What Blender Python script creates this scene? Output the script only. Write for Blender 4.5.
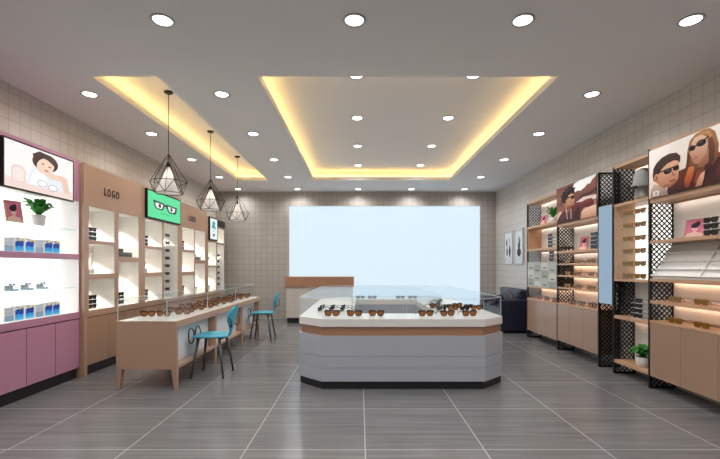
import bpy, bmesh, math, random
from mathutils import Vector, Matrix
for o in list(bpy.data.objects): bpy.data.objects.remove(o, do_unlink=True)
SC = bpy.context.scene
COL = SC.collection
R = random.Random(7)
PI = math.pi

# ------------------------------------------------------------ camera, world, exposure
cam = bpy.data.cameras.new('camera'); co = bpy.data.objects.new('camera', cam); COL.objects.link(co)
cam.sensor_width = 36; cam.lens = 413 / 720 * 36; cam.shift_y = 37.5 / 720
co.location = (0, 0, 1.225); co.rotation_euler = (PI / 2, 0, 0); SC.camera = co
W = bpy.data.worlds.new('world'); SC.world = W; W.use_nodes = True
W.node_tree.nodes['Background'].inputs[0].default_value = (0.8, 0.9, 1, 1)
W.node_tree.nodes['Background'].inputs[1].default_value = 0.3
SC.view_settings.view_transform = 'Standard'; SC.view_settings.look = 'None'
SC.view_settings.exposure = 0.0; SC.view_settings.gamma = 1.0; SC.view_settings.use_curve_mapping = False

DOWN_W = 33      # downlight spot power
NICHE_W = 13
COVE = 13
WINDOW = 1.0

# ------------------------------------------------------------ materials
def lin(c):
    f = lambda v: v / 12.92 if v <= 0.04045 else ((v + 0.055) / 1.055) ** 2.4
    return tuple(f(x / 255) for x in c[:3]) + (1,)
MATS = {}
def mat(name, rgb, rough=.5, metal=0, spec=.5, emit=0, coat=0, ecol=None):
    if name in MATS: return MATS[name]
    m = bpy.data.materials.new(name); m.use_nodes = True
    b = m.node_tree.nodes['Principled BSDF']
    b.inputs['Base Color'].default_value = lin(rgb)
    b.inputs['Roughness'].default_value = rough; b.inputs['Metallic'].default_value = metal
    b.inputs['Specular IOR Level'].default_value = spec
    b.inputs['Coat Weight'].default_value = coat
    if emit:
        b.inputs['Emission Color'].default_value = lin(ecol or rgb); b.inputs['Emission Strength'].default_value = emit
    MATS[name] = m; return m

def nodes(m): return m.node_tree.nodes, m.node_tree.links
def math_node(N, L, op, a, b=None):
    n = N.new('ShaderNodeMath'); n.operation = op
    for i, v in enumerate((a, b)):
        if v is None: continue
        if isinstance(v, (int, float)): n.inputs[i].default_value = v
        else: L.new(v, n.inputs[i])
    return n.outputs[0]

def grid_mat(name, base, grout, axes, size, off, gw, rough, streak=None, var=0, bump=.3, mottle=0):
    """tiles: lines on two world axes"""
    m = mat(name, base, rough); N, L = nodes(m); b = N['Principled BSDF']
    tc = N.new('ShaderNodeTexCoord'); sp = N.new('ShaderNodeSeparateXYZ'); L.new(tc.outputs['Object'], sp.inputs[0])
    masks = []; ids = []
    for a, o in zip(axes, off):
        v = math_node(N, L, 'DIVIDE', math_node(N, L, 'SUBTRACT', sp.outputs[a], o - 40 * size), size)
        fr = math_node(N, L, 'FRACT', v); ids.append(math_node(N, L, 'FLOOR', v))
        d = math_node(N, L, 'MINIMUM', fr, math_node(N, L, 'SUBTRACT', 1.0, fr))
        masks.append(math_node(N, L, 'LESS_THAN', d, gw / 2 / size))
    g = math_node(N, L, 'MAXIMUM', masks[0], masks[1])
    cb = N.new('ShaderNodeCombineXYZ'); L.new(ids[0], cb.inputs[0]); L.new(ids[1], cb.inputs[1])
    wn = N.new('ShaderNodeTexWhiteNoise'); wn.noise_dimensions = '2D'; L.new(cb.outputs[0], wn.inputs['Vector'])
    mix = N.new('ShaderNodeMix'); mix.data_type = 'RGBA'
    col = lin(base)
    dk = tuple(c * (1 - var) for c in col[:3]) + (1,)
    mix.inputs[6].default_value = col; mix.inputs[7].default_value = dk; L.new(wn.outputs['Value'], mix.inputs[0])
    cur = mix.outputs[2]
    if streak:
        mp = N.new('ShaderNodeMapping'); mp.inputs['Scale'].default_value = streak[0]; L.new(tc.outputs['Object'], mp.inputs[0])
        ns = N.new('ShaderNodeTexNoise'); ns.inputs['Scale'].default_value = 1; ns.inputs['Detail'].default_value = 5; L.new(mp.outputs[0], ns.inputs['Vector'])
        ad = N.new('ShaderNodeVectorMath'); ad.operation = 'MULTIPLY_ADD'
        L.new(cb.outputs[0], ad.inputs[0]); ad.inputs[1].default_value = (3.7, 5.3, 1); L.new(mp.outputs[0], ad.inputs[2]); L.new(ad.outputs[0], ns.inputs['Vector'])
        cr = N.new('ShaderNodeMapRange'); cr.inputs['From Min'].default_value = .3; cr.inputs['From Max'].default_value = .7
        cr.inputs['To Min'].default_value = 1 - streak[1]; cr.inputs['To Max'].default_value = 1 + streak[1]
        L.new(ns.outputs[0], cr.inputs['Value'])
        mu = N.new('ShaderNodeMix'); mu.data_type = 'RGBA'; mu.blend_type = 'MULTIPLY'; mu.inputs[0].default_value = 1
        L.new(cur, mu.inputs[6]); L.new(cr.outputs[0], mu.inputs[7]); cur = mu.outputs[2]
    m2 = N.new('ShaderNodeMix'); m2.data_type = 'RGBA'; L.new(g, m2.inputs[0]); L.new(cur, m2.inputs[6]); m2.inputs[7].default_value = lin(grout)
    L.new(m2.outputs[2], b.inputs['Base Color'])
    bp = N.new('ShaderNodeBump'); bp.inputs['Strength'].default_value = bump; bp.inputs['Distance'].default_value = .002; bp.invert = True
    L.new(g, bp.inputs['Height']); L.new(bp.outputs[0], b.inputs['Normal'])
    return m

def wood_mat(name, a, bcol, rough=.4, scale=(2, 14, 60)):
    m = mat(name, a, rough); N, L = nodes(m); b = N['Principled BSDF']
    tc = N.new('ShaderNodeTexCoord'); mp = N.new('ShaderNodeMapping'); mp.inputs['Scale'].default_value = scale
    ns = N.new('ShaderNodeTexNoise'); ns.inputs['Scale'].default_value = 1; ns.inputs['Detail'].default_value = 4; ns.inputs['Distortion'].default_value = .4
    L.new(tc.outputs['Object'], mp.inputs[0]); L.new(mp.outputs[0], ns.inputs['Vector'])
    mx = N.new('ShaderNodeMix'); mx.data_type = 'RGBA'; L.new(ns.outputs[0], mx.inputs[0]); mx.inputs[6].default_value = lin(a); mx.inputs[7].default_value = lin(bcol)
    L.new(mx.outputs[2], b.inputs['Base Color']); return m

def noise_col(m, amount, scale):
    N, L = nodes(m); b = N['Principled BSDF']; base = tuple(b.inputs['Base Color'].default_value)
    tc = N.new('ShaderNodeTexCoord'); ns = N.new('ShaderNodeTexNoise'); ns.inputs['Scale'].default_value = scale; ns.inputs['Detail'].default_value = 3
    L.new(tc.outputs['Object'], ns.inputs['Vector'])
    mx = N.new('ShaderNodeMix'); mx.data_type = 'RGBA'; L.new(ns.outputs[0], mx.inputs[0])
    mx.inputs[6].default_value = tuple(c * (1 - amount) for c in base[:3]) + (1,); mx.inputs[7].default_value = tuple(min(1, c * (1 + amount)) for c in base[:3]) + (1,)
    L.new(mx.outputs[2], b.inputs['Base Color']); return m

def glass_mat(name, tint, ior=1.45, refl=1.0):
    m = bpy.data.materials.new(name); m.use_nodes = True; N, L = nodes(m); N.clear()
    o = N.new('ShaderNodeOutputMaterial'); t = N.new('ShaderNodeBsdfTransparent'); g = N.new('ShaderNodeBsdfGlossy'); f = N.new('ShaderNodeFresnel'); x = N.new('ShaderNodeMixShader')
    t.inputs[0].default_value = tint + (1,); g.inputs['Roughness'].default_value = .02; g.inputs[0].default_value = (1, 1, 1, 1); f.inputs[0].default_value = ior
    L.new(math_node(N, L, 'MULTIPLY', f.outputs[0], refl), x.inputs[0]); L.new(t.outputs[0], x.inputs[1]); L.new(g.outputs[0], x.inputs[2]); L.new(x.outputs[0], o.inputs[0])
    ge = N.new('ShaderNodeNewGeometry'); ir = math_node(N, L, 'ADD', math_node(N, L, 'MULTIPLY', ge.outputs['Backfacing'], 1 / ior - ior), ior)
    L.new(ir, f.inputs[0])
    return m

def art_mat(name, emit):
    m = bpy.data.materials.new(name); m.use_nodes = True; N, L = nodes(m); b = N['Principled BSDF']
    a = N.new('ShaderNodeVertexColor'); a.layer_name = 'Col'
    if emit:
        b.inputs['Base Color'].default_value = (0.02, 0.02, 0.02, 1); L.new(a.outputs[0], b.inputs['Emission Color']); b.inputs['Emission Strength'].default_value = emit
    else: L.new(a.outputs[0], b.inputs['Base Color'])
    b.inputs['Roughness'].default_value = .5; b.inputs['Specular IOR Level'].default_value = .25
    return m

M_ceil = noise_col(mat('ceiling_paint', (226, 223, 222), .8), .03, 1.5)
M_tray = noise_col(mat('tray_paint', (226, 223, 222), .8), .02, 1.5)
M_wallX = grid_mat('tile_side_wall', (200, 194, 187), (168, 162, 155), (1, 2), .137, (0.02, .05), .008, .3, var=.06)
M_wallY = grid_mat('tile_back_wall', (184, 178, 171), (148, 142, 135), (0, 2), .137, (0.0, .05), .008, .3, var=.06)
M_floor = grid_mat('floor_tile', (114, 114, 115), (172, 170, 168), (0, 1), .8, (.035, 2.77), .008, .22, streak=((1.1, 22, 1), .20), var=.07, bump=.1)
M_tan = noise_col(mat('tan_lacquer', (180, 145, 122), .3, coat=.1), .03, 2)
M_tan_door = noise_col(mat('tan_door', (166, 134, 112), .26, coat=.15), .03, 2)
M_pink = noise_col(mat('pink_lacquer', (188, 134, 160), .32, coat=.1), .02, 2)
M_gap = mat('gap_dark', (104, 50, 44), .7)
M_black = mat('black_plinth', (32, 31, 33), .35)
M_metal = mat('black_metal', (26, 24, 25), .4, .4)
M_white = noise_col(mat('white_lacquer', (236, 233, 230), .25), .01, 2)
M_lining = noise_col(mat('niche_white', (244, 242, 238), .55), .02, 9)
M_cream = noise_col(mat('cream_top', (238, 233, 228), .2), .015, 5)
M_band = wood_mat('wood_band', (186, 140, 110), (160, 116, 90), .35, (3, 3, 60))
M_oak = wood_mat('oak_shelf', (206, 166, 132), (184, 142, 110), .4, (30, 3, 30))
M_islandbody = noise_col(mat('island_body', (182, 186, 196), .14), .02, 3)
M_glass = glass_mat('clear_glass', (.955, .97, .97), 1.3, .30)
M_shelfglass = glass_mat('shelf_glass', (.86, .92, .92), 1.3)
M_gedge = mat('glass_edge', (226, 236, 236), .15)  # edge highlight of glass put into the colour; also on racks and trays
M_mirror = mat('mirror', (168, 178, 188), .02, 1)
M_lit = mat('backlit_panel', (255, 253, 252), .4, emit=1.25)
M_litR = mat('backlit_panel_warm', (255, 250, 244), .4, emit=1.1)
M_window = mat('window_glow', (220, 240, 255), .3, emit=WINDOW)
M_window.node_tree.nodes['Principled BSDF'].inputs['Base Color'].default_value = (0.02, .02, .02, 1)
M_screen = art_mat('screen_art', 1.0)
M_print = art_mat('print_art', 0)
M_lens_am = mat('amber_lens', (156, 96, 46), .12)
M_fr_tort = noise_col(mat('tortoise_frame', (66, 34, 20), .2), .5, 90)
M_fr_gold = noise_col(mat('gold_frame', (150, 106, 30), .3, .2), .45, 60)
M_lens_ol = mat('olive_lens', (126, 88, 22), .12)
M_fr_dark = mat('dark_frame', (34, 28, 30), .25)
M_lens_dk = mat('dark_lens', (52, 40, 38), .1)
M_leaf = noise_col(mat('leaf_green', (54, 140, 48), .4), .45, 30)
M_soil = mat('soil', (60, 44, 34), .9)
M_pot = noise_col(mat('white_pot', (226, 224, 220), .4), .02, 8)
M_teal = noise_col(mat('teal_plastic', (70, 170, 196), .35), .03, 4)
M_leg = mat('grey_leg', (88, 90, 94), .4, .3)
M_navy = noise_col(mat('navy_leather', (28, 32, 52), .4), .15, 12)
M_pillow = noise_col(mat('grey_cushion', (92, 92, 96), .8), .1, 20)
M_lamp = mat('lamp_lens', (255, 252, 246), .4, emit=6)
M_rim = mat('lamp_rim', (176, 176, 178), .35, .4)
M_cove = mat('cove_strip', (255, 216, 134), .5, emit=COVE)
M_ledn = mat('neutral_led', (255, 248, 240), .5, emit=6)
M_led = mat('warm_led', (255, 222, 190), .5, emit=10)
M_hat = noise_col(mat('grey_felt', (158, 158, 156), .8), .1, 25)
M_text = mat('letter_dark', (48, 38, 32), .4)
M_panelbay = noise_col(mat('bay_panel', (232, 238, 244), .18), .02, 3)

# ------------------------------------------------------------ mesh builder
class MB:
    def __init__(s): s.v = []; s.f = []; s.m = []; s.cur = 0; s.smooth = []
    def _add(s, vs, fs, sm=False):
        k = len(s.v); s.v += [tuple(v) for v in vs]
        for f in fs: s.f.append([i + k for i in f]); s.m.append(s.cur); s.smooth.append(sm)
        return s
    def mi(s, i): s.cur = i; return s
    def box(s, x0, x1, y0, y1, z0, z1):
        x0, x1 = sorted((x0, x1)); y0, y1 = sorted((y0, y1)); z0, z1 = sorted((z0, z1))
        vs = [(x, y, z) for z in (z0, z1) for y in (y0, y1) for x in (x0, x1)]
        return s._add(vs, [(0, 2, 3, 1), (4, 5, 7, 6), (0, 1, 5, 4), (2, 6, 7, 3), (0, 4, 6, 2), (1, 3, 7, 5)])
    def hexa(s, p): # 8 points, bottom 4 ccw then top 4
        return s._add(p, [(3, 2, 1, 0), (4, 5, 6, 7), (0, 1, 5, 4), (1, 2, 6, 5), (2, 3, 7, 6), (3, 0, 4, 7)])
    def bar(s, a, b, w, h=None, up=(0, 0, 1)):
        h = h or w; a = Vector(a); b = Vector(b); d = (b - a).normalized(); u = Vector(up)
        if abs(d.dot(u)) > .99: u = Vector((1, 0, 0))
        r = d.cross(u).normalized(); t = r.cross(d).normalized()
        p = []
        for e in (a, b):
            for sx, sy in ((-1, -1), (1, -1), (1, 1), (-1, 1)): p.append(e + r * sx * w / 2 + t * sy * h / 2)
        return s.hexa(p)
    def tube(s, pts, rad, n=6, closed=False, caps=True):
        pts = [Vector(p) for p in pts]; rr = rad if isinstance(rad, (list, tuple)) else [rad] * len(pts)
        k = len(s.v); N = len(pts); prev = None
        for i, p in enumerate(pts):
            if closed: d = pts[(i + 1) % N] - pts[i - 1]
            else: d = pts[min(i + 1, N - 1)] - pts[max(i - 1, 0)]
            d.normalize()
            if prev is None:
                u = Vector((0, 0, 1)) if abs(d.z) < .9 else Vector((1, 0, 0)); r = d.cross(u).normalized()
            else: r = (prev - d * prev.dot(d)).normalized()
            prev = r; t = d.cross(r)
            for j in range(n):
                a = 2 * PI * j / n; s.v.append(tuple(p + (r * math.cos(a) + t * math.sin(a)) * rr[i]))
        for i in range(N if closed else N - 1):
            for j in range(n):
                a = k + i * n; b = k + ((i + 1) % N) * n
                s.f.append([a + j, a + (j + 1) % n, b + (j + 1) % n, b + j]); s.m.append(s.cur); s.smooth.append(True)
        if caps and not closed:
            s.f.append([k + j for j in range(n)][::-1]); s.m.append(s.cur); s.smooth.append(False)
            s.f.append([k + (N - 1) * n + j for j in range(n)]); s.m.append(s.cur); s.smooth.append(False)
        return s
    def lathe(s, prof, c=(0, 0, 0), n=20, sm=True, a0=0):
        k = len(s.v)
        for r, z in prof:
            for j in range(n):
                a = 2 * PI * j / n + a0; s.v.append((c[0] + r * math.cos(a), c[1] + r * math.sin(a), c[2] + z))
        for i in range(len(prof) - 1):
            for j in range(n):
                s.f.append([k + i * n + j, k + i * n + (j + 1) % n, k + (i + 1) * n + (j + 1) % n, k + (i + 1) * n + j]); s.m.append(s.cur); s.smooth.append(sm)
        s.f.append([k + j for j in range(n)][::-1]); s.m.append(s.cur); s.smooth.append(False)
        q = k + (len(prof) - 1) * n; s.f.append([q + j for j in range(n)]); s.m.append(s.cur); s.smooth.append(False)
        return s
    def prism(s, poly, z0, z1): # xy polygon ccw
        n = len(poly); vs = [(x, y, z0) for x, y in poly] + [(x, y, z1) for x, y in poly]
        fs = [tuple(range(n))[::-1], tuple(range(n, 2 * n))] + [(i, (i + 1) % n, n + (i + 1) % n, n + i) for i in range(n)]
        return s._add(vs, fs)
    def ring(s, outer, inner, z0, z1): # same count
        n = len(outer); vs = [(x, y, z) for z in (z0, z1) for P in (outer, inner) for x, y in P]
        fs = []
        for i in range(n):
            j = (i + 1) % n
            fs += [(i, j, 2 * n + j, 2 * n + i), (n + j, n + i, 3 * n + i, 3 * n + j), (2 * n + i, 2 * n + j, 3 * n + j, 3 * n + i), (j, i, n + i, n + j)]
        return s._add(vs, fs)
    def xf(s, M, start=0):
        for i in range(start, len(s.v)): s.v[i] = tuple(M @ Vector(s.v[i]))
        return s
    def build(s, name, mats, parent=None, bevel=0, loc=None):
        me = bpy.data.meshes.new(name); me.from_pydata(s.v, [], s.f); me.update()
        if not isinstance(mats, (list, tuple)): mats = [mats]
        for m in mats: me.materials.append(m)
        me.polygons.foreach_set('material_index', s.m); me.polygons.foreach_set('use_smooth', s.smooth); me.update()
        o = bpy.data.objects.new(name, me); COL.objects.link(o)
        if parent: o.parent = parent
        if loc: o.location = loc
        if bevel:
            b = o.modifiers.new('bevel', 'BEVEL'); b.width = bevel; b.segments = 2; b.limit_method = 'ANGLE'
        return o

def tag(o, label=None, cat=None, group=None, kind=None):
    if label: o['label'] = label
    if cat: o['category'] = cat
    if group: o['group'] = group
    if kind: o['kind'] = kind
    return o
def thing(name, label, cat, loc=(0, 0, 0), rz=0, group=None):
    o = bpy.data.objects.new(name, None); COL.objects.link(o); o.location = loc; o.rotation_euler = (0, 0, rz)
    o.empty_display_size = .1
    return tag(o, label, cat, group)
def kids(o): return [c for c in COL.objects if c.parent == o]
def copy_tree(o, parent=None):
    c = o.copy(); COL.objects.link(c); c.parent = parent
    for ch in list(o.children): copy_tree(ch, c)
    return c
def dup(root, loc, rz, label, group=None, scale=None):
    c = copy_tree(root); c.location = loc; c.rotation_euler = (0, 0, rz); c['label'] = label
    if group: c['group'] = group
    if scale: c.scale = (scale,) * 3
    return c
def light(kind, name, loc, energy, parent=None, color=(1, 1, 1), **kw):
    l = bpy.data.lights.new(name, kind); l.energy = energy; l.color = color
    for k, v in kw.items(): setattr(l, k, v)
    o = bpy.data.objects.new(name, l); COL.objects.link(o); o.location = loc
    if parent: o.parent = parent
    return o

# ------------------------------------------------------------ setting
XL, XR, YB, YF, H = -3.4, 3.2, 9.73, -2.5, 3.0
def struct(name, mb, m, bevel=0):
    o = mb.build(name, m, bevel=bevel); o['kind'] = 'structure'; return o
struct('floor', MB().box(XL - .1, XR + .1, YF - .1, YB + .3, -.1, 0), M_floor)
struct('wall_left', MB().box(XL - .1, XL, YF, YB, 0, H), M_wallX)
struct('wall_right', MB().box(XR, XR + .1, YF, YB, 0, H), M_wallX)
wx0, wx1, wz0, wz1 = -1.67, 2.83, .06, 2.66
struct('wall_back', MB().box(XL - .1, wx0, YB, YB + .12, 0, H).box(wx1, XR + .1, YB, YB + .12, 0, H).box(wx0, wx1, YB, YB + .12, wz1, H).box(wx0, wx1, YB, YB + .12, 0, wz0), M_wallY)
struct('window_1', MB().box(wx0, wx1, YB + .03, YB + .05, wz0, wz1), M_window)
struct('wall_front', MB().box(XL - .1, XR + .1, YF - .1, YF, 0, H), M_wallY)

T1 = (-2.5, -1.89, 3.85, 8.45); T2 = (-.95, 1.85, 3.85, 8.45); LIP = .07; CAV = .14; UP = .21
def plate(mb, x0, x1, y0, y1, holes, z0, z1):
    xs = sorted({x0, x1, *[h[0] for h in holes], *[h[1] for h in holes]})
    ys = sorted({y0, y1, *[h[2] for h in holes], *[h[3] for h in holes]})
    for i in range(len(xs) - 1):
        yy = list(ys)
        for j in range(len(yy) - 1):
            cx, cy = (xs[i] + xs[i + 1]) / 2, (yy[j] + yy[j + 1]) / 2
            if not any(h[0] < cx < h[1] and h[2] < cy < h[3] for h in holes): mb.box(xs[i], xs[i + 1], yy[j], yy[j + 1], z0, z1)
    return mb
grow = lambda t, d: (t[0] - d, t[1] + d, t[2] - d, t[3] + d)
cm = MB(); plate(cm, XL - .1, XR + .1, YF - .1, YB + .12, [T1, T2], H, H + LIP)
plate(cm, XL - .1, XR + .1, YF - .1, YB + .12, [grow(T1, CAV), grow(T2, CAV)], H + LIP, H + UP)
cm.box(XL - .1, XR + .1, YF - .1, YB + .12, H + UP, H + UP + .05)
struct('ceiling', cm, M_ceil)

for t, lab in ((T1, 'warm light strip hidden around the narrow left ceiling recess'), (T2, 'warm light strip hidden around the wide middle ceiling recess')):
    m = MB(); g = grow(t, CAV - .03); z0 = H + LIP; z1 = z0 + .02; w = .015
    m.box(g[0], g[0] + w, g[2], g[3], z0, z1); m.box(g[1] - w, g[1], g[2], g[3], z0, z1)
    m.box(g[0] + w, g[1] - w, g[2], g[2] + w, z0, z1); m.box(g[0] + w, g[1] - w, g[3] - w, g[3], z0, z1)
    tag(m.build('cove_light', M_cove), lab, 'light strip', 'cove light strips')

# ------------------------------------------------------------ downlights
rim = MB().lathe([(.064, 0), (.064, -.004), (.078, -.010), (.084, -.004), (.084, 0)], n=28)
lens = MB().lathe([(.064, -.0005), (.06, -.006), (.03, -.008)], n=28)
D0 = thing('downlight', '', 'downlight', group='round ceiling downlights')
rim.build('rim', M_rim, D0); lens.build('lens', M_lamp, D0)
Lsp = light('SPOT', 'beam', (0, 0, -.02), DOWN_W, D0, (1, .985, .975), spot_size=2.8, spot_blend=.8, shadow_soft_size=.06)
rows = [('first', 2.97, 246.5), ('second', 4.24, 0), ('third', 5.5, 0), ('fourth', 6.82, 0), ('fifth', 8.14, 0), ('last', 9.40, 0)]
cols_all = {'outer left': -2.775, 'inner left': -1.42, 'middle': -.04, 'inner right': 1.17, 'outer right': 2.38}
DL = []
for rn, y, _ in rows:
    for cn, x in cols_all.items():
        if y < 3:
            if cn == 'outer left': DL.append((x, y, H, None)); continue
            DL.append((x, y, H, f'round ceiling downlight in the nearest row, {cn} column')); continue
        inner = cn in ('middle', 'inner right')
        if inner and y < 9: continue
        what = 'in the row against the back wall' if rn == 'last' else f'in the {rn} row from the front'
        DL.append((x, y, H, f'round downlight on the lower ceiling {what}, {cn} column'))
for k, y in enumerate((4.28, 5.5, 6.77, 8.05)):
    for cn, x in (('left', -.037), ('right', 1.175)):
        DL.append((x, y, H + UP, f'round downlight in the wide ceiling recess, {["nearest", "second", "third", "farthest"][k]} row, {cn} side'))
for y in (1.7, .4, -.9):
    for x in cols_all.values(): DL.append((x, y, H, None))
first = True
for i, (x, y, z, lab) in enumerate(DL):
    lab = lab or 'round ceiling downlight outside the picture, %s row, %s column' % ({1.7: 'closest', .4: 'overhead', -.9: 'rearmost', 2.97: 'front'}.get(y, 'front'), [k for k, v in cols_all.items() if v == x][0])
    if first: D0.location = (x, y, z); D0['label'] = lab; first = False
    else: dup(D0, (x, y, z), 0, lab)

# ------------------------------------------------------------ flat art
def ell(cx, cy, rx, ry, a0=0, a1=360, n=18, rot=0):
    p = []
    for i in range(n + (a1 - a0 < 360)):
        a = math.radians(a0 + (a1 - a0) * i / n); x, y = rx * math.cos(a), ry * math.sin(a)
        c, s_ = math.cos(math.radians(rot)), math.sin(math.radians(rot))
        p.append((cx + x * c - y * s_, cy + x * s_ + y * c))
    return p
def art(name, origin, u, v, shapes, m, parent, back=None, th=.0):
    """origin = lower-left corner as seen, u/v = full edge vectors; normal = u x v points to the viewer"""
    o = Vector(origin); u = Vector(u); v = Vector(v); n = u.cross(v).normalized()
    vs, fs, cols = [], [], []
    for i, (c, pts) in enumerate(shapes):
        k = len(vs)
        pts = [(min(1, max(0, a)), min(1, max(0, b))) for a, b in pts]
        for a, b in pts: vs.append(tuple(o + u * a + v * b + n * (.00013 * (i + 1))))
        fs.append(list(range(k, k + len(pts))))
        if isinstance(c[0], tuple):   # two printed tones blended bottom to top
            lo, hi = min(b for a, b in pts), max(b for a, b in pts); c0, c1 = lin(c[0]), lin(c[1])
            cols.append([tuple(x + (y - x) * (b - lo) / max(hi - lo, 1e-6) for x, y in zip(c0, c1)) for a, b in pts])
        else: cols.append([lin(c)] * len(pts))
    me = bpy.data.meshes.new(name); me.from_pydata(vs, [], fs)
    a = me.color_attributes.new('Col', 'FLOAT_COLOR', 'CORNER')
    li = 0
    for p, c in zip(fs, cols):
        for j in range(len(p)): a.data[li].color = c[j]; li += 1
    me.materials.append(m); me.update(); ob = bpy.data.objects.new(name, me); COL.objects.link(ob); ob.parent = parent
    # make every polygon face the viewer
    bm = bmesh.new(); bm.from_mesh(me)
    bmesh.ops.triangulate(bm, faces=bm.faces[:], ngon_method='EAR_CLIP')
    for f in bm.faces:
        if f.normal.dot(n) < 0: f.normal_flip()
    bm.to_mesh(me); bm.free()
    return ob
FULL = [(0, 0), (1, 0), (1, 1), (0, 1)]
rect = lambda a, b, c, d: [(a, b), (c, b), (c, d), (a, d)]

woman_tv = [((250, 248, 246), FULL), ((244, 222, 212), rect(0, 0, 1, .16)), ((250, 232, 224), rect(0, .16, 1, .22)),
    ((238, 214, 208), [(.08, .14), (.26, .14), (.27, .40), (.22, .50), (.12, .50), (.08, .42)]),
    ((248, 232, 226), [(.10, .16), (.24, .16), (.25, .40), (.21, .46), (.13, .46), (.10, .40)]),
    ((234, 240, 246), [(.28, .14), (.33, .46), (.44, .60), (.66, .56), (.78, .44), (.86, .14)]),
    ((246, 250, 252), [(.32, .16), (.36, .44), (.45, .55), (.56, .40), (.60, .18)]),
    ((240, 204, 184), [(.60, .40), (.66, .52), (.82, .54), (.90, .50), (.94, .14), (.84, .14), (.80, .40)]),
    ((62, 44, 42), ell(.55, .74, .19, .22, 0, 360, 20, -22)),
    ((246, 214, 194), ell(.55, .66, .125, .20, 0, 360, 20, -16)),
    ((72, 50, 46), [(.38, .70), (.36, .86), (.46, .97), (.60, .95), (.70, .82), (.73, .68), (.67, .74), (.58, .82), (.48, .84), (.42, .80)]),
    ((246, 212, 190), [(.52, .50), (.62, .54), (.74, .50), (.80, .42), (.62, .42), (.54, .44)]),
    ((120, 80, 70), ell(.51, .70, .022, .016)), ((120, 80, 70), ell(.61, .67, .022, .016)),
    ((206, 96, 96), ell(.56, .56, .035, .018, 0, 360, 12, -12)),
    ((160, 140, 140), ell(.50, .23, .075, .075)), ((255, 255, 255), ell(.50, .23, .066, .064)),
    ((160, 140, 140), ell(.66, .18, .075, .075)), ((255, 255, 255), ell(.66, .18, .066, .064))]
GG = (92, 226, 158)
green_tv = [(GG, FULL), ((40, 60, 60), [(.14, .70), (.46, .66), (.50, .60), (.54, .66), (.88, .64), (.86, .40), (.80, .33), (.62, .33), (.56, .42), (.53, .54), (.47, .54), (.45, .44), (.40, .36), (.24, .36), (.18, .44)]),
    ((244, 246, 244), [(.20, .62), (.43, .60), (.41, .45), (.37, .41), (.26, .41), (.21, .48)]),
    ((244, 246, 244), [(.58, .60), (.82, .58), (.80, .44), (.76, .39), (.64, .39), (.60, .46)]),
    ((40, 60, 60), ell(.33, .52, .04, .08)), ((40, 60, 60), ell(.69, .50, .04, .08)),
    ((50, 150, 110), ell(.42, .24, .07, .025)), ((50, 150, 110), ell(.58, .23, .07, .025)), (GG, ell(.42, .26, .06, .022)), (GG, ell(.58, .25, .06, .022))]
plant_tv = [((236, 246, 248), FULL), ((60, 170, 160), ell(.5, .78, .22, .11)), ((40, 150, 140), ell(.38, .64, .20, .09, 0, 360, 16, 30)), ((70, 180, 165), ell(.62, .62, .20, .09, 0, 360, 16, -30)),
    ((40, 140, 135), rect(.46, .34, .54, .66)), ((90, 96, 104), ell(.5, .20, .16, .07)), ((60, 70, 80), ell(.42, .22, .05, .03)), ((60, 70, 80), ell(.58, .22, .05, .03))]
SK = ((190, 124, 92), (232, 182, 150))
HB = (38, 24, 22)
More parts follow.
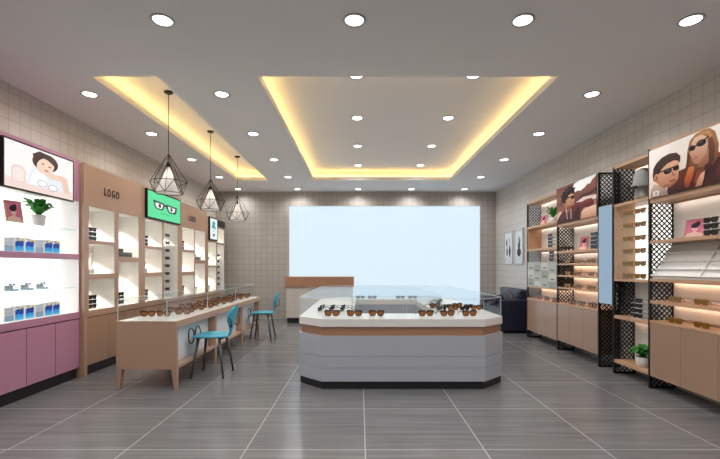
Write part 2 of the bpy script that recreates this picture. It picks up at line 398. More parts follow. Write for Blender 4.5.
couple = [(((246, 226, 210), (255, 250, 244)), FULL),
    (((62, 22, 20), (128, 56, 36)), [(.26, 0), (.30, .24), (.42, .40), (.60, .44), (.70, .56), (.84, .58), (.92, .50), (1, .58), (1, 0)]),
    ((64, 24, 24), [(.80, .02), (.70, .22), (.86, .40), (1, .56), (1, .46), (.88, .30), (.86, .1)]),
    ((146, 66, 46), [(.62, .10), (.66, .34), (.90, .52), (.94, .48), (.72, .28), (.68, .08)]),
    (((104, 58, 34), (184, 126, 78)), [(.50, .30), (.53, .50), (.54, .72), (.57, .90), (.64, .98), (.72, 1.0), (.80, .99), (.86, .90), (.90, .66), (.89, .44), (.84, .34), (.66, .28)]),
    ((206, 150, 100), [(.64, .94), (.72, .975), (.80, .95), (.84, .82), (.85, .60), (.82, .78), (.78, .90), (.70, .94)]),
    (((70, 34, 24), (128, 78, 48)), [(.74, .30), (.77, .50), (.79, .80), (.83, .84), (.86, .64), (.85, .42), (.82, .32)]),
    ((90, 48, 30), [(.50, .30), (.53, .52), (.545, .70), (.575, .62), (.57, .44), (.62, .34), (.58, .26)]),
    (((188, 124, 98), (244, 200, 174)), [(.575, .70), (.595, .84), (.63, .92), (.71, .93), (.77, .86), (.785, .72), (.765, .57), (.71, .45), (.665, .42), (.625, .45), (.60, .52), (.588, .60), (.568, .64)]),
    (((150, 88, 66), (200, 140, 112)), [(.68, .43), (.765, .58), (.79, .66), (.79, .40), (.72, .34), (.66, .38)]),
    ((196, 136, 110), [(.568, .64), (.60, .66), (.605, .615)]),
    ((22, 16, 18), ell(.600, .745, .040, .052, 0, 360, 14, 12)), ((22, 16, 18), ell(.708, .782, .058, .060, 0, 360, 14, 16)), ((22, 16, 18), [(.62, .765), (.79, .862), (.795, .838), (.63, .740)]),
    ((82, 74, 80), ell(.70, .80, .03, .014, 0, 360, 10, 16)),
    ((178, 58, 62), [(.598, .555), (.625, .575), (.66, .572), (.648, .535), (.618, .528)]), ((236, 220, 214), [(.608, .556), (.645, .562), (.64, .552), (.612, .548)]),
    (((150, 56, 30), (220, 124, 60)), [(.47, .06), (.53, .30), (.56, .42), (.63, .40), (.61, .22), (.56, .05)]),
    (((160, 130, 112), (214, 190, 172)), [(.02, .0), (.03, .16), (.08, .28), (.16, .22), (.26, .12), (.29, 0)]),
    (((50, 18, 18), (110, 44, 34)), [(.29, 0), (.27, .12), (.38, .18), (.44, .30), (.50, .24), (.52, 0)]),
    ((HB, (74, 48, 38)), [(.075, .34), (.06, .46), (.07, .60), (.12, .70), (.20, .77), (.30, .80), (.40, .77), (.455, .68), (.45, .58), (.41, .54), (.30, .50), (.20, .38), (.14, .30)]),
    (SK, [(.115, .30), (.14, .44), (.20, .54), (.27, .61), (.37, .635), (.425, .60), (.435, .50), (.445, .42), (.43, .38), (.43, .28), (.39, .19), (.32, .14), (.24, .14), (.17, .20)]),
    ((168, 106, 80), [(.19, .18), (.24, .14), (.32, .14), (.39, .19), (.41, .24), (.33, .20), (.25, .21)]),
    (((180, 112, 84), (220, 160, 128)), ell(.118, .39, .034, .085)), ((150, 88, 66), ell(.118, .39, .014, .045)),
    ((HB, (74, 48, 38)), [(.12, .47), (.15, .50), (.20, .56), (.24, .60), (.20, .66), (.12, .60)]),
    ((22, 14, 16), ell(.285, .462, .058, .056)), ((22, 14, 16), ell(.397, .475, .042, .050)), ((22, 14, 16), [(.13, .495), (.43, .528), (.43, .50), (.13, .472)]), ((92, 80, 80), ell(.285, .475, .03, .016)),
    ((176, 112, 86), [(.345, .44), (.375, .36), (.40, .345), (.36, .335), (.34, .36)]),
    ((148, 76, 66), [(.30, .255), (.35, .27), (.40, .262), (.385, .232), (.32, .228)]),
    ((236, 230, 226), rect(.07, .03, .16, .13)), ((176, 166, 160), rect(.095, .05, .135, .10)),
    (((196, 128, 98), (240, 190, 160)), [(.64, .02), (.67, .14), (.71, .24), (.755, .27), (.745, .16), (.72, .02)])]
man = [(((190, 140, 112), (120, 70, 58)), FULL), ((252, 250, 250), [(.40, .76), (.48, .97), (.60, 1), (1, 1), (.93, .86), (.84, .80), (.72, .74), (.60, .72)]),
    (((96, 48, 42), (146, 92, 80)), [(.48, .72), (.56, .76), (.64, .73), (.74, .78), (.80, .84), (.86, .83), (.92, .92), (1, .97), (1, .40), (.5, .40)]),
    ((70, 36, 34), [(.60, .52), (.64, .60), (.72, .63), (.84, .62), (1, .70), (1, .60), (.80, .55), (.70, .50)]),
    (((170, 120, 98), (110, 62, 54)), [(0, .56), (.12, .60), (.20, .50), (.26, .30), (.12, .20), (0, .30)]), ((226, 196, 174), [(0, .30), (.10, .34), (.2, .26), (.12, .14), (0, .12)]),
    ((232, 214, 204), [(.52, .46), (.60, .50), (.70, .55), (.82, .54), (1, .52), (1, .42), (.6, .40)]),
    (((206, 150, 118), (244, 214, 190)), [(.62, .12), (.70, .22), (.86, .30), (1, .27), (1, .02), (.62, .03)]),
    (((56, 16, 20), (120, 44, 42)), [(0, 0), (.02, .12), (.10, .24), (.20, .34), (.30, .40), (.44, .42), (.56, .46), (.66, .44), (.78, .47), (.90, .46), (.95, .38), (.94, .28), (.82, .26), (.72, .28), (.66, .20), (.64, 0)]),
    ((48, 16, 20), [(.46, 0), (.50, .20), (.58, .36), (.62, .30), (.56, .12), (.56, 0)]), ((140, 62, 56), [(.58, .38), (.66, .43), (.80, .45), (.90, .44), (.80, .41), (.68, .39)]),
    (((150, 92, 66), (226, 168, 130)), [(.23, .30), (.25, .44), (.24, .56), (.28, .66), (.34, .72), (.43, .73), (.475, .67), (.475, .61), (.505, .545), (.48, .52), (.485, .47), (.46, .42), (.40, .41), (.385, .34), (.32, .24)]),
    ((140, 86, 62), [(.27, .40), (.32, .44), (.40, .41), (.385, .34), (.32, .27), (.26, .32)]),
    ((28, 18, 18), [(.13, .60), (.14, .70), (.12, .76), (.18, .80), (.17, .86), (.23, .86), (.25, .93), (.30, .90), (.34, .98), (.38, .91), (.44, .95), (.45, .88), (.52, .86), (.48, .80), (.50, .75), (.46, .72), (.40, .75), (.33, .71), (.30, .62), (.27, .56), (.24, .50), (.20, .54)]),
    ((72, 46, 40), [(.24, .84), (.30, .87), (.36, .90), (.42, .88), (.34, .86), (.28, .82)]),
    ((20, 14, 14), ell(.445, .625, .045, .045)), ((20, 14, 14), [(.26, .665), (.475, .675), (.475, .645), (.26, .635)]), (((190, 126, 96), (206, 146, 112)), ell(.275, .57, .022, .05)),
    ((160, 84, 76), [(.43, .49), (.48, .50), (.475, .475), (.44, .472)]), ((226, 216, 210), [(.265, .34), (.30, .08), (.312, .08), (.28, .36)]), ((226, 216, 210), [(.39, .34), (.40, .06), (.412, .06), (.405, .34)])]
pinkphoto = [((222, 120, 150), FULL), ((238, 200, 186), [(.0, 0), (.1, .2), (.34, .26), (.66, .26), (.9, .2), (1, 0)]), ((238, 200, 186), rect(.42, .2, .58, .42)), ((240, 206, 190), ell(.5, .5, .16, .2)),
    ((40, 24, 28), ell(.5, .68, .25, .15, 0, 360, 16, 10)), ((40, 24, 28), ell(.62, .8, .12, .1)), ((60, 30, 40), rect(.36, .51, .64, .56)), ((190, 40, 60), ell(.5, .38, .05, .02))]
vase1 = [((222, 224, 226), FULL), ((206, 208, 210), rect(0, 0, 1, .2)), ((52, 56, 60), [(.58, .2), (.52, .4), (.62, .56), (.70, .56), (.80, .4), (.74, .2)]), ((120, 124, 124), ell(.30, .36, .13, .14)), ((76, 84, 80), rect(.28, .5, .34, .78)), ((76, 84, 80), ell(.22, .66, .06, .1)), ((90, 96, 92), rect(.62, .56, .66, .82))]
vase2 = [((222, 224, 226), FULL), ((206, 208, 210), rect(0, 0, 1, .2)), ((40, 44, 50), ell(.5, .32, .26, .13)), ((50, 62, 56), ell(.5, .52, .16, .1)), ((60, 72, 62), rect(.44, .5, .5, .82)), ((60, 72, 62), ell(.6, .66, .07, .1))]

# ------------------------------------------------------------ eyewear
def lens_poly(side, w, h, n=16, grow=0.0):
    p = []
    for i in range(n):
        a = 2 * PI * i / n; ca, sa = math.cos(a), math.sin(a)
        x = math.copysign(abs(ca) ** .6, ca) * (w / 2 + grow); z = math.copysign(abs(sa) ** .65, sa) * (h / 2 + grow)
        x *= 1 + .12 * (z / (h / 2)); p.append((side * x, z))
    return p
def eyewear(name, fm, lm, label, W_=.15, h=.052):
    root = thing(name, label, 'sunglasses')
    lw = W_ * .40; cx = W_ * .26; zc = h / 2 + .006; f = MB()
    for s in (-1, 1):
        o = lens_poly(s, lw, h, grow=.0055); i = lens_poly(s, lw, h)
        if s < 0: o = o[::-1]; i = i[::-1]
        st = len(f.v); f.ring([(x + s * cx, z + zc) for x, z in o], [(x + s * cx, z + zc) for x, z in i], -.004, .004)
        f.xf(Matrix(((1, 0, 0, 0), (0, 0, 1, 0), (0, 1, 0, 0), (0, 0, 0, 1))), st)
    f.box(-cx + lw / 2 + .002, cx - lw / 2 - .002, -.003, .003, zc + .006, zc + .016)
    f.box(-W_ / 2 - .002, -cx - lw / 2 + .004, -.004, .006, zc + .010, zc + .022); f.box(cx + lw / 2 - .004, W_ / 2 + .002, -.004, .006, zc + .010, zc + .022)
    for s in (-1, 1): f.box(s * (cx - lw / 2 + .004), s * (cx + lw / 2 + .004), -.0045, .0045, zc + h / 2 - .006, zc + h / 2 + .0065)
    f.build('frame', fm, root)
    for s in (-1, 1):
        i = lens_poly(s, lw, h, grow=.001)
        if s < 0: i = i[::-1]
        l = MB().prism([(x + s * cx, z + zc) for x, z in i], -.001, .001); l.xf(Matrix(((1, 0, 0, 0), (0, 0, 1, 0), (0, 1, 0, 0), (0, 0, 0, 1)))); l.build('lens', lm, root)
        e = W_ / 2
        MB().tube([(s * e, .004, zc + .016), (s * e, .05, zc + .015), (s * (e - .003), .095, zc + .010), (s * (e - .008), .125, .014), (s * (e - .010), .140, .0025)], [.0032, .003, .003, .0035, .0025], 6).build('temple', fm, root)
    return root
def merge_copy(root, name):  # joined single mesh for tiny ones
    bm = bmesh.new(); mats = []
    for c in root.children:
        me = c.data; idx = len(mats); mats.append(me.materials[0]); k = len(bm.faces)
        bm.from_mesh(me); bm.faces.ensure_lookup_table()
        for f in bm.faces[k:]: f.material_index = idx
    me = bpy.data.meshes.new(name); bm.to_mesh(me); bm.free()
    for m in mats: me.materials.append(m)
    o = bpy.data.objects.new(name, me); COL.objects.link(o); o['category'] = 'sunglasses'; return o
G_tort = eyewear('sunglasses', M_fr_tort, M_lens_am, '', .16, .052)
G_gold = eyewear('sunglasses', M_fr_gold, M_lens_ol, '', .16, .042)
G_dark = eyewear('sunglasses', M_fr_dark, M_lens_dk, '', .145, .036)
G_darks = merge_copy(G_dark, 'sunglasses')
used = set()
def put(proto, loc, rz, label, group):
    """first use moves the prototype itself, later ones copy it"""
    if proto.name not in used:
        used.add(proto.name); proto.location = loc; proto.rotation_euler = (0, 0, rz); proto['label'] = label; proto['group'] = group; return proto
    return dup(proto, loc, rz, label, group)
NTH = ['first', 'second', 'third', 'fourth', 'fifth', 'sixth', 'seventh', 'eighth', 'ninth', 'tenth', 'eleventh']

# ------------------------------------------------------------ plants, photos, racks
def plant(name, label, loc, pot_r, pot_h, leaf_r, leaf_h, n, seed, broad=False):
    r = random.Random(seed); t = thing(name, label, 'potted plant', loc, group=None)
    MB().lathe([(pot_r * .72, 0), (pot_r * .78, .004), (pot_r, pot_h), (pot_r * .88, pot_h), (pot_r * .86, pot_h - .012)], n=22).build('pot', M_pot, t)
    MB().lathe([(pot_r * .86, pot_h - .014), (pot_r * .86, pot_h - .008)], n=16).build('soil', M_soil, t)
    m = MB()
    for i in range(n):
        a = 2 * PI * i / n * 2.4 + r.uniform(-.3, .3); L = leaf_r * r.uniform(.55, 1.05); up = leaf_h * r.uniform(.5, 1.1); w = (.024 if broad else .018) * leaf_r / .1 * r.uniform(.8, 1.2)
        tip = up * r.uniform(.2, .8) if i % 3 else up
        pts = []
        for k in range(6):
            q = k / 5; z = pot_h - .012 + up * math.sin(q * PI * .62) / math.sin(PI * .62) * (1 if q < .6 else 1) - (up - tip) * q * q * .6
            pts.append(Vector((math.cos(a) * L * q, math.sin(a) * L * q, z)))
        side = Vector((-math.sin(a), math.cos(a), 0)); k0 = len(m.v); wid = [.15, .7, 1, .95, .6, .05]
        for p, ww in zip(pts, wid):
            for s_ in (-1, 0, 1): m.v.append(tuple(p + side * s_ * w * ww - Vector((0, 0, .3 * w * ww if s_ == 0 else 0))))
        for k in range(5):
            for c in range(2):
                b = k0 + k * 3 + c; m.f.append([b, b + 1, b + 4, b + 3]); m.m.append(0); m.smooth.append(True)
    m.build('foliage', M_leaf, t)
    return t

def easel_photo(label, loc, rz, w=.13, h=.18):
    """local: faces -Y, leaning back"""
    t = thing('photo_frame', label, 'photo frame', loc, rz)
    Tm = Matrix.Rotation(-math.radians(14), 4, 'X')
    a = MB().box(-w / 2, -w / 2 + .008, -.006, .006, 0, h).box(w / 2 - .008, w / 2, -.006, .006, 0, h).box(-w / 2 + .008, w / 2 - .008, -.006, .006, 0, .008).box(-w / 2 + .008, w / 2 - .008, -.006, .006, h - .008, h).box(-w / 2 + .006, w / 2 - .006, 0, .005, .006, h - .006)
    a.xf(Tm); z0 = -min(v[2] for v in a.v); a.xf(Matrix.Translation((0, 0, z0))); a.build('frame', M_oak, t)
    o = art('photo', (-w / 2 + .008, -.001, .008), (w - .016, 0, 0), (0, 0, h - .016), pinkphoto, M_print, t)
    o.data.transform(Matrix.Translation((0, 0, z0)) @ Tm)
    m = MB().bar((0, .045, h * .55), (0, .085, .003), .012, .004); m.build('easel_leg', M_oak, t)
    return t

# ------------------------------------------------------------ left: pink cabinet
FX = -3.10
t = thing('display_cabinet', 'pink display cabinet with brightly backlit shelves, nearest on the left wall', 'display cabinet', (0, 0, 0))
PY0, PY1, PT = 3.11, 4.57, 2.40
b = MB(); oy0, oy1 = PY0 + .05, PY1 - .0
xw, xb = -3.395, -3.30
b.box(xw, FX - .02, PY0, PY1, .11, .66).box(xw, FX, PY0, PY1, .66, .73)
b.box(xw, FX, PY0, PY1, 1.945, PT)
b.box(xw, FX, PY0, PY0 + .05, .73, 1.945).box(xw, FX, PY1 - .012, PY1, .73, 1.945)
b.box(xw, FX, PY0 + .05, PY1 - .012, 1.31, 1.365)
b.build('body', M_pink, t, .002)
l = MB()
for z0, z1 in ((.73, 1.31), (1.365, 1.945)): l.box(xb - .01, xb, PY0 + .05, PY1 - .016, z0 + .004, z1 - .004)
l.build('backlit_panel', M_lit, t)
l = MB()
for z0, z1 in ((.73, 1.31), (1.365, 1.945)):
    l.box(xb, FX - .004, PY1 - .016, PY1 - .012, z0, z1).box(xb, FX - .004, PY0 + .05, PY0 + .054, z0, z1).box(xb, FX - .004, PY0 + .054, PY1 - .016, z1 - .003, z1).box(xb, FX - .004, PY0 + .054, PY1 - .016, z0, z0 + .002)
l.build('lining', M_lining, t)
for z in (1.635, 1.005): MB().box(xb + .001, FX - .03, PY0 + .056, PY1 - .018, z - .008, z).build('glass_shelf', M_shelfglass, t)
for k in range(4):
    y = PY0 + .0 + k * .365; MB().box(FX - .0185, FX, y + .004, y + .361, .118, .648).build('door', M_pink, t, .0015)
MB().box(FX - .0195, FX - .0188, PY0, PY1, .112, .658).build('door_gap', M_gap, t)
MB().box(xw, FX - .04, PY0, PY1, 0, .11).build('plinth', M_black, t)
# screen on it
s = thing('wall_screen', 'lit screen showing a smiling woman leaning beside a pair of glasses, above the backlit shelves', 'screen', (FX, 3.99, 2.16))
MB().box(.0005, .03, -.44, .44, -.24, .20).build('bezel', M_metal, s)
art('picture', (.0302, -.425, -.225), (0, .85, 0), (0, 0, .41), woman_tv, M_screen, s)
# contents
BX = -3.195
BL, NV, WH_, YE, GY = (60, 168, 246), (34, 84, 190), (244, 246, 250), (240, 206, 60), (170, 188, 206)
def lens_box(label, y, z, kind, w=.096, d=.05, h=.135):
    t = thing('contact_lens_box', label, 'box', (BX, y, z), 0, 'contact lens boxes on the backlit shelves')
    hh = h * (.93 if kind == 'grey' else 1)
    MB().box(-d / 2, d / 2, -w / 2, w / 2, 0, hh).build('carton', M_white, t, .001)
    if kind == 'grey': sh = [((206, 216, 226), FULL), ((150, 172, 196), rect(0, 0, 1, .42)), ((120, 170, 210), rect(0, .0, 1, .12)), ((180, 196, 212), rect(0, .55, 1, .62))]
    else: sh = [(WH_, FULL), (BL, [(0, 0), (1, 0), (1, .80), (.6, .72), (.3, .78), (0, .66)]), (NV, [(0, .34), (.4, .44), (.7, .36), (1, .46), (1, .80), (.6, .72), (.3, .78), (0, .66)]), (YE, [(.36, .76), (.6, .72), (1, .82), (1, .93), (.7, .84)]), ((90, 190, 236), [(0, .0), (1, 0), (1, .16), (.5, .2), (0, .12)]), ((120, 140, 170), rect(.12, .84, .46, .90))]
    art('printed_face', (d / 2, -w / 2, 0), (0, w, 0), (0, 0, hh), sh, M_print, t)
ys = [3.73, 3.845, 3.965, 4.085, 4.205, 4.315]
for zi, (z, nm) in enumerate(((1.3672, 'upper beam'), (.7322, 'counter top'))):
    for i, y in enumerate(ys):
        k = 'grey' if i in (0, 3) else 'blue'
        pos = ['leftmost', 'second from left', 'third from left', 'fourth from left', 'fifth from left', 'rightmost'][i]
        lens_box(f'{"pale grey" if k == "grey" else "blue and white"} contact lens box on the {"upper" if zi == 0 else "lower"} pink ledge, {pos}', y, z, k)
for i, (y, nm) in enumerate(((3.80, 'left'), (3.98, 'middle'), (4.17, 'right'))):
    t2 = thing('lens_case_stand', f'small clear stand of contact lens cases on the lower glass shelf, {nm} of three', 'stand', (-3.2, y, 1.005), 0, 'lens case stands')
    MB().box(-.04, .04, -.065, .065, 0, .004).box(-.035, .03, -.05, .05, .048, .052).box(-.034, -.030, -.05, .05, .004, .048).build('tray', M_gedge, t2)
    for q in range(3): MB().lathe([(.013, 0), (.014, .010), (.010, .013)], (.01, -.04 + q * .04, .004), 12).build('lens_case', mat('case_blue', (170, 205, 235), .3), t2)
    for q in range(2): MB().lathe([(.011, 0), (.012, .010), (.008, .016)], (.0, -.02 + q * .04, .052), 12).build('lens_case', mat('case_slate', (130, 165, 205), .3), t2)
easel_photo('pink portrait photo on a wooden easel frame, beside the plant on the upper glass shelf', (-3.19, 3.82, 1.635), PI / 2 - .38, .14, .21)
plant('potted_plant', 'leafy green plant in a white pot on the upper glass shelf of the pink cabinet', (-3.19, 4.10, 1.635), .062, .105, .165, .15, 44, 3)

# ------------------------------------------------------------ left: tan wall cabinets
FB = -3.06; NB = -3.33
def niche_spot(parent, x, y, z, e=NICHE_W, rad=.012):
    MB().lathe([(.022, 0), (.022, -.004), (.016, -.006)], (x, y, z), 12).build('niche_lamp', mat('niche_lamp', (255, 240, 215), .4, emit=4), parent)
    l = light('SPOT', 'niche_beam', (x, y, z - .012), e, parent, (1, .93, .82), spot_size=math.radians(104), spot_blend=.22, shadow_soft_size=rad)
    l.rotation_euler = (math.radians(0), math.radians(12), 0)
def wall_unit(label, y0, y1, top, cols, ndoor, dark_top=None):
    t = thing('wall_cabinet', label, 'display cabinet', (0, 0, 0), group='tan cabinets along the left wall')
    b = MB(); xw = -3.395
    b.box(xw, FB - .02, y0, y1, .11, .66).box(xw, FB, y0, y1, .66, .73)
    ztop = max(z1 for c in cols for z0, z1 in c[2])
    b.box(xw, FB, y0, y1, ztop, top)
    edges = y0
    for ya, yb, nz in cols:
        b.box(xw, FB, edges, ya, .73, ztop); edges = yb
        zz = .73
        for z0, z1 in nz:
            if z0 > zz + .001: b.box(xw, FB, ya, yb, zz, z0)
            zz = z1
        if zz < ztop - .001: b.box(xw, FB, ya, yb, zz, ztop)
    b.box(xw, FB, edges, y1, .73, ztop)
    b.build('body', M_tan, t)
    for ci, (ya, yb, nz) in enumerate(cols):
        for z0, z1 in nz:
            l = MB(); e = .003
            l.box(NB - .01, NB, ya, yb, z0, z1).box(NB, FB - .008, ya, ya + e, z0, z1).box(NB, FB - .008, yb - e, yb, z0, z1).box(NB, FB - .008, ya + e, yb - e, z1 - e, z1).box(NB, FB - .008, ya + e, yb - e, z0, z0 + .002)
            lo = l.build('niche_lining', M_lining, t)
            niche_spot(lo, -3.255, (ya + yb) / 2, z1 - e - .0005, NICHE_W * (1.5 if z1 - z0 > .7 else 1))
    dw = (y1 - y0) / ndoor
    for k in range(ndoor): MB().box(FB - .0185, FB, y0 + k * dw + .003, y0 + (k + 1) * dw - .003, .118, .648).build('door', M_tan_door, t, .0015)
    MB().box(FB - .0195, FB - .0188, y0, y1, .112, .658).build('door_gap', M_gap, t)
    MB().box(xw, FB - .045, y0, y1, 0, .11).build('plinth', M_black, t)
    return t
A3 = [(.73, 1.085), (1.145, 1.49), (1.53, 1.915)]; B2 = [(.73, 1.29), (1.355, 1.915)]
u1 = wall_unit('tan wall cabinet with five lit niches, beside the pink cabinet', 4.635, 5.81, 2.375, [(4.66, 5.16, A3), (5.235, 5.72, B2)], 3)
u2 = wall_unit('tan wall cabinet under the green screen', 5.812, 7.03, 2.365, [(5.88, 6.40, A3), (6.44, 6.95, [(.73, 1.915)])], 3)
u3 = wall_unit('tan wall cabinet with small lettering, between the green screen and the white screen', 7.032, 8.26, 2.335, [(7.11, 7.63, A3), (7.66, 8.17, B2)], 3)
u4 = wall_unit('tan wall cabinet below the white upright screen, farthest along the left wall', 8.262, 9.36, 2.25, [(8.33, 8.80, [(.73, 1.22), (1.26, 1.74)]), (8.86, 9.30, [(.73, 1.72), (1.76, 2.06)])], 3)
tag(MB().box(-3.395, FB + .001, 4.58, 4.634, 0, 2.385).build('end_panel', M_tan), 'tan upright end panel between the pink and the first tan cabinet', 'panel')
MB().box(FB + .0005, FB + .012, 8.84, 9.33, 2.10, 2.235).build('dark_panel', M_metal, u4)

def text(parent, txt, loc, size, rot, m=M_text):
    cu = bpy.data.curves.new('lettering', 'FONT'); cu.body = txt; cu.size = size; cu.extrude = .003; cu.align_x = 'CENTER'; cu.align_y = 'CENTER'; cu.space_character = 1.45; cu.offset = 0.0004
    o = bpy.data.objects.new('lettering', cu); COL.objects.link(o)
    dg = bpy.context.evaluated_depsgraph_get(); me = bpy.data.meshes.new_from_object(o.evaluated_get(dg)); bpy.data.objects.remove(o)
    me.transform(Matrix.Scale(.64, 4, (1, 0, 0)))
    o = bpy.data.objects.new('lettering', me); COL.objects.link(o); me.materials.clear(); me.materials.append(m); o.location = loc; o.rotation_euler = rot; o.parent = parent; return o
text(u1, 'LOGO', (FB + .004, 5.09, 2.12), .135, (PI / 2, 0, PI / 2))
text(u3, 'LOGO', (FB + .004, 7.52, 2.095), .135, (PI / 2, 0, PI / 2))

s = thing('wall_screen', 'green screen with a drawing of black eyeglasses, above the second tan cabinet', 'screen', (FB, 6.42, 2.14))
MB().box(.0015, .035, -.55, .55, -.21, .21).build('bezel', M_metal, s)
art('picture', (.0353, -.53, -.19), (0, 1.06, 0), (0, 0, .38), green_tv, M_screen, s)
s = thing('wall_screen', 'upright white screen with a teal plant picture, on the farthest tan cabinet', 'screen', (FB, 8.56, 2.01))
MB().box(.0015, .03, -.235, .235, -.235, .235).build('bezel', M_metal, s)
art('picture', (.0303, -.20, -.21), (0, .40, 0), (0, 0, .42), plant_tv, M_screen, s)

# racks: base, two posts, thin shelves; each carries its own sunglasses
def rack(loc, rz, n, label, group, step=.054, d=.10, w=.17):
    t = thing('eyewear_rack', label, 'display rack', loc, rz, group)
    m = MB()
    for k in range(n): m.box(-w / 2, w / 2, -.015, d - .03 + .045, k * step, k * step + .003)
    m.build('shelf', M_gedge, t)
    m = MB()
    for sx in (-1, 1): m.box(sx * w / 2 - .002, sx * w / 2 + .002, d - .02, d - .01, .003 if n else 0, n * step)
    m.build('post', M_gedge, t)
    return t
G_short = eyewear('sunglasses', M_fr_dark, M_lens_dk, '', .14, .036)
for c in list(G_short.children):
    if c.name.startswith('temple'):
        c.data.transform(Matrix.Scale(.75, 4, (0, 1, 0)))
G_rack = merge_copy(G_short, 'sunglasses')
for c in list(G_short.children): bpy.data.objects.remove(c, do_unlink=True)
bpy.data.objects.remove(G_short, do_unlink=True)
niche_names = {}
def rack_set(x, y, z, rz, n, where, side):
    rack((x, y, z), rz, n, f'small clear eyewear rack in the {where}', 'small clear eyewear racks')
    wh = {2: ['lower', 'upper'], 3: ['bottom', 'middle', 'top'], 4: ['bottom', 'second from bottom', 'third from bottom', 'top']}[n]
    for k in range(n):
        put(G_rack, (x, y, z + k * .054 + .0032), rz, f'dark sunglasses, {wh[k]} tier, {where}', 'dark sunglasses on small racks')
RX = -3.17
rack_set(RX, 4.895, 1.533, PI / 2, 3, 'upper left niche of the nearest tan cabinet', 0)
rack_set(RX, 4.895, .733, PI / 2, 3, 'bottom left niche of the nearest tan cabinet', 0)
rack_set(RX, 5.47, .733, PI / 2, 3, 'lower right niche of the nearest tan cabinet', 0)
rack_set(RX, 6.10, 1.533, PI / 2, 3, 'upper left niche under the green screen', 0)
rack_set(RX, 6.10, .733, PI / 2, 3, 'bottom left niche under the green screen', 0)
rack_set(RX, 7.37, 1.533, PI / 2, 3, 'top left niche of the third tan cabinet', 0)
rack_set(RX, 7.37, .733, PI / 2, 3, 'bottom left niche of the third tan cabinet', 0)
rack_set(RX, 7.95, .733, PI / 2, 2, 'lower right niche of the third tan cabinet', 0)
rack_set(RX, 8.62, .733, PI / 2, 2, 'lower left niche of the farthest tan cabinet', 0)
# small bud vases
def bud_vase(y, z, where):
    t = thing('bud_vase', f'small grey vase with thin twigs in the {where}', 'vase', (-3.19, y, z))
    MB().lathe([(.032, 0), (.034, .004), (.034, .05), (.012, .058), (.012, .066)], n=4, sm=False, a0=PI / 4).build('vase', mat('vase_grey', (150, 146, 140), .4), t)
    m = MB()
    for dy, hh in ((-.012, .27), (.03, .25), (.008, .22)): m.tube([(0, 0, .06), (0, dy * .5, .06 + (hh - .06) * .5), (0, dy, hh)], .0018, 5)
    m.build('twig', mat('twig', (120, 110, 100), .7), t)
bud_vase(4.90, 1.147, 'middle left niche of the first tan cabinet')
bud_vase(6.13, 1.147, 'middle left niche under the green screen')
# dark cases
def dark_case(y, z, where):
    t = thing('glasses_case', f'long black glasses case in the {where}', 'glasses case', (-3.20, y, z))
    MB().box(-.06, .06, -.15, .15, 0, .065).build('case', M_fr_dark, t, .008)
    MB().box(.0605, .062, -.13, .13, .04, .043).build('seam', M_rim, t)
    put(G_rack, (-3.19, y - .055, z + .0652), PI / 2, f'dark sunglasses lying on the black case, {where}', 'dark sunglasses on cases')
dark_case(5.545, 1.357, 'upper right niche of the first tan cabinet')
dark_case(8.0, 1.357, 'upper right niche of the third tan cabinet')
# tall column with eight glass pegs
def peg_column(y0, y1, zs, where, unit, yc):
    for i, z in enumerate(zs):
        MB().box(NB + .0005, -3.10, yc - .07, yc + .07, z - .003, z).build('bracket', M_gedge, unit)
        put(G_rack, (-3.155, yc, z + .0002), PI / 2, f'dark sunglasses on the {NTH[i]} glass shelf down, {where}', 'dark sunglasses on the column shelves')
def zof(y_px, Z, h=267): return 1.225 + (h - y_px) / (413 / Z)
peg_column(6.44, 6.95, [zof(v + 1.2, 6.62) for v in (235, 242.7, 250.5, 258.3, 266.1, 274, 281.9, 289.7)], 'tall niche under the green screen', u2, 6.77)
peg_column(8.86, 9.30, [zof(v + 1, 9.02) for v in (255.5, 261.2, 267, 273, 278.7, 284.5)], 'tall niche of the farthest tan cabinet', u4, 9.20)
plant('potted_plant', 'small green plant in a white pot in a niche of the farthest tan cabinet', (-3.2, 8.62, 1.262), .04, .07, .09, .10, 18, 5)

# ------------------------------------------------------------ long display table
t = thing('display_table', 'long tan display table with white top and tapered legs, along the left cabinets', 'display table', (0, 0, 0))
tx0, tx1, ty0, ty1, tz = -2.43, -1.83, 4.113, 7.52, .684
tops = MB().box(tx0 + .012, tx1 - .012, ty0 + .012, ty1 - .012, tz - .012, tz); tops.build('tabletop', M_cream, t)
f = MB()
f.box(tx0, tx1, ty0, ty0 + .012, tz - .05, tz).box(tx0, tx1, ty1 - .012, ty1, tz - .05, tz)
f.box(tx0, tx0 + .012, ty0 + .012, ty1 - .012, tz - .05, tz).box(tx1 - .012, tx1, ty0 + .012, ty1 - .012, tz - .05, tz)
f.box(tx0 + .012, tx1 - .012, ty0 + .012, ty1 - .012, tz - .03, tz - .013)
f.box(tx0, tx1, ty0, ty0 + .03, .204, tz - .05).box(tx0, tx1, ty1 - .03, ty1, .204, tz - .05)
f.box(tx0, tx1, ty0 + .03, ty1 - .03, .204, .235)
f.box(tx0, tx0 + .02, ty0 + .03, ty1 - .03, .235, tz - .05)
f.box(tx1 - .02, tx1, ty0 + .03, ty1 - .03, tz - .075, tz - .05)
mids = (5.25, 6.43)
for y in mids: f.box(tx0 + .02, tx1, y - .025, y + .025, .235, tz - .05)
f.box(tx1 - .02, tx1, ty0 + .03, ty0 + .045, .235, tz - .05)
f.build('frame', M_tan, t, .0015)
ye = [ty0 + .03, 5.225, 5.275, 6.405, 6.455, ty1 - .03]
for a in (0, 2, 4): MB().box(tx1 - .11, tx1 - .09, ye[a] + .002, ye[a + 1] - .002, .236, tz - .051).build('bay_panel', M_panelbay, t)
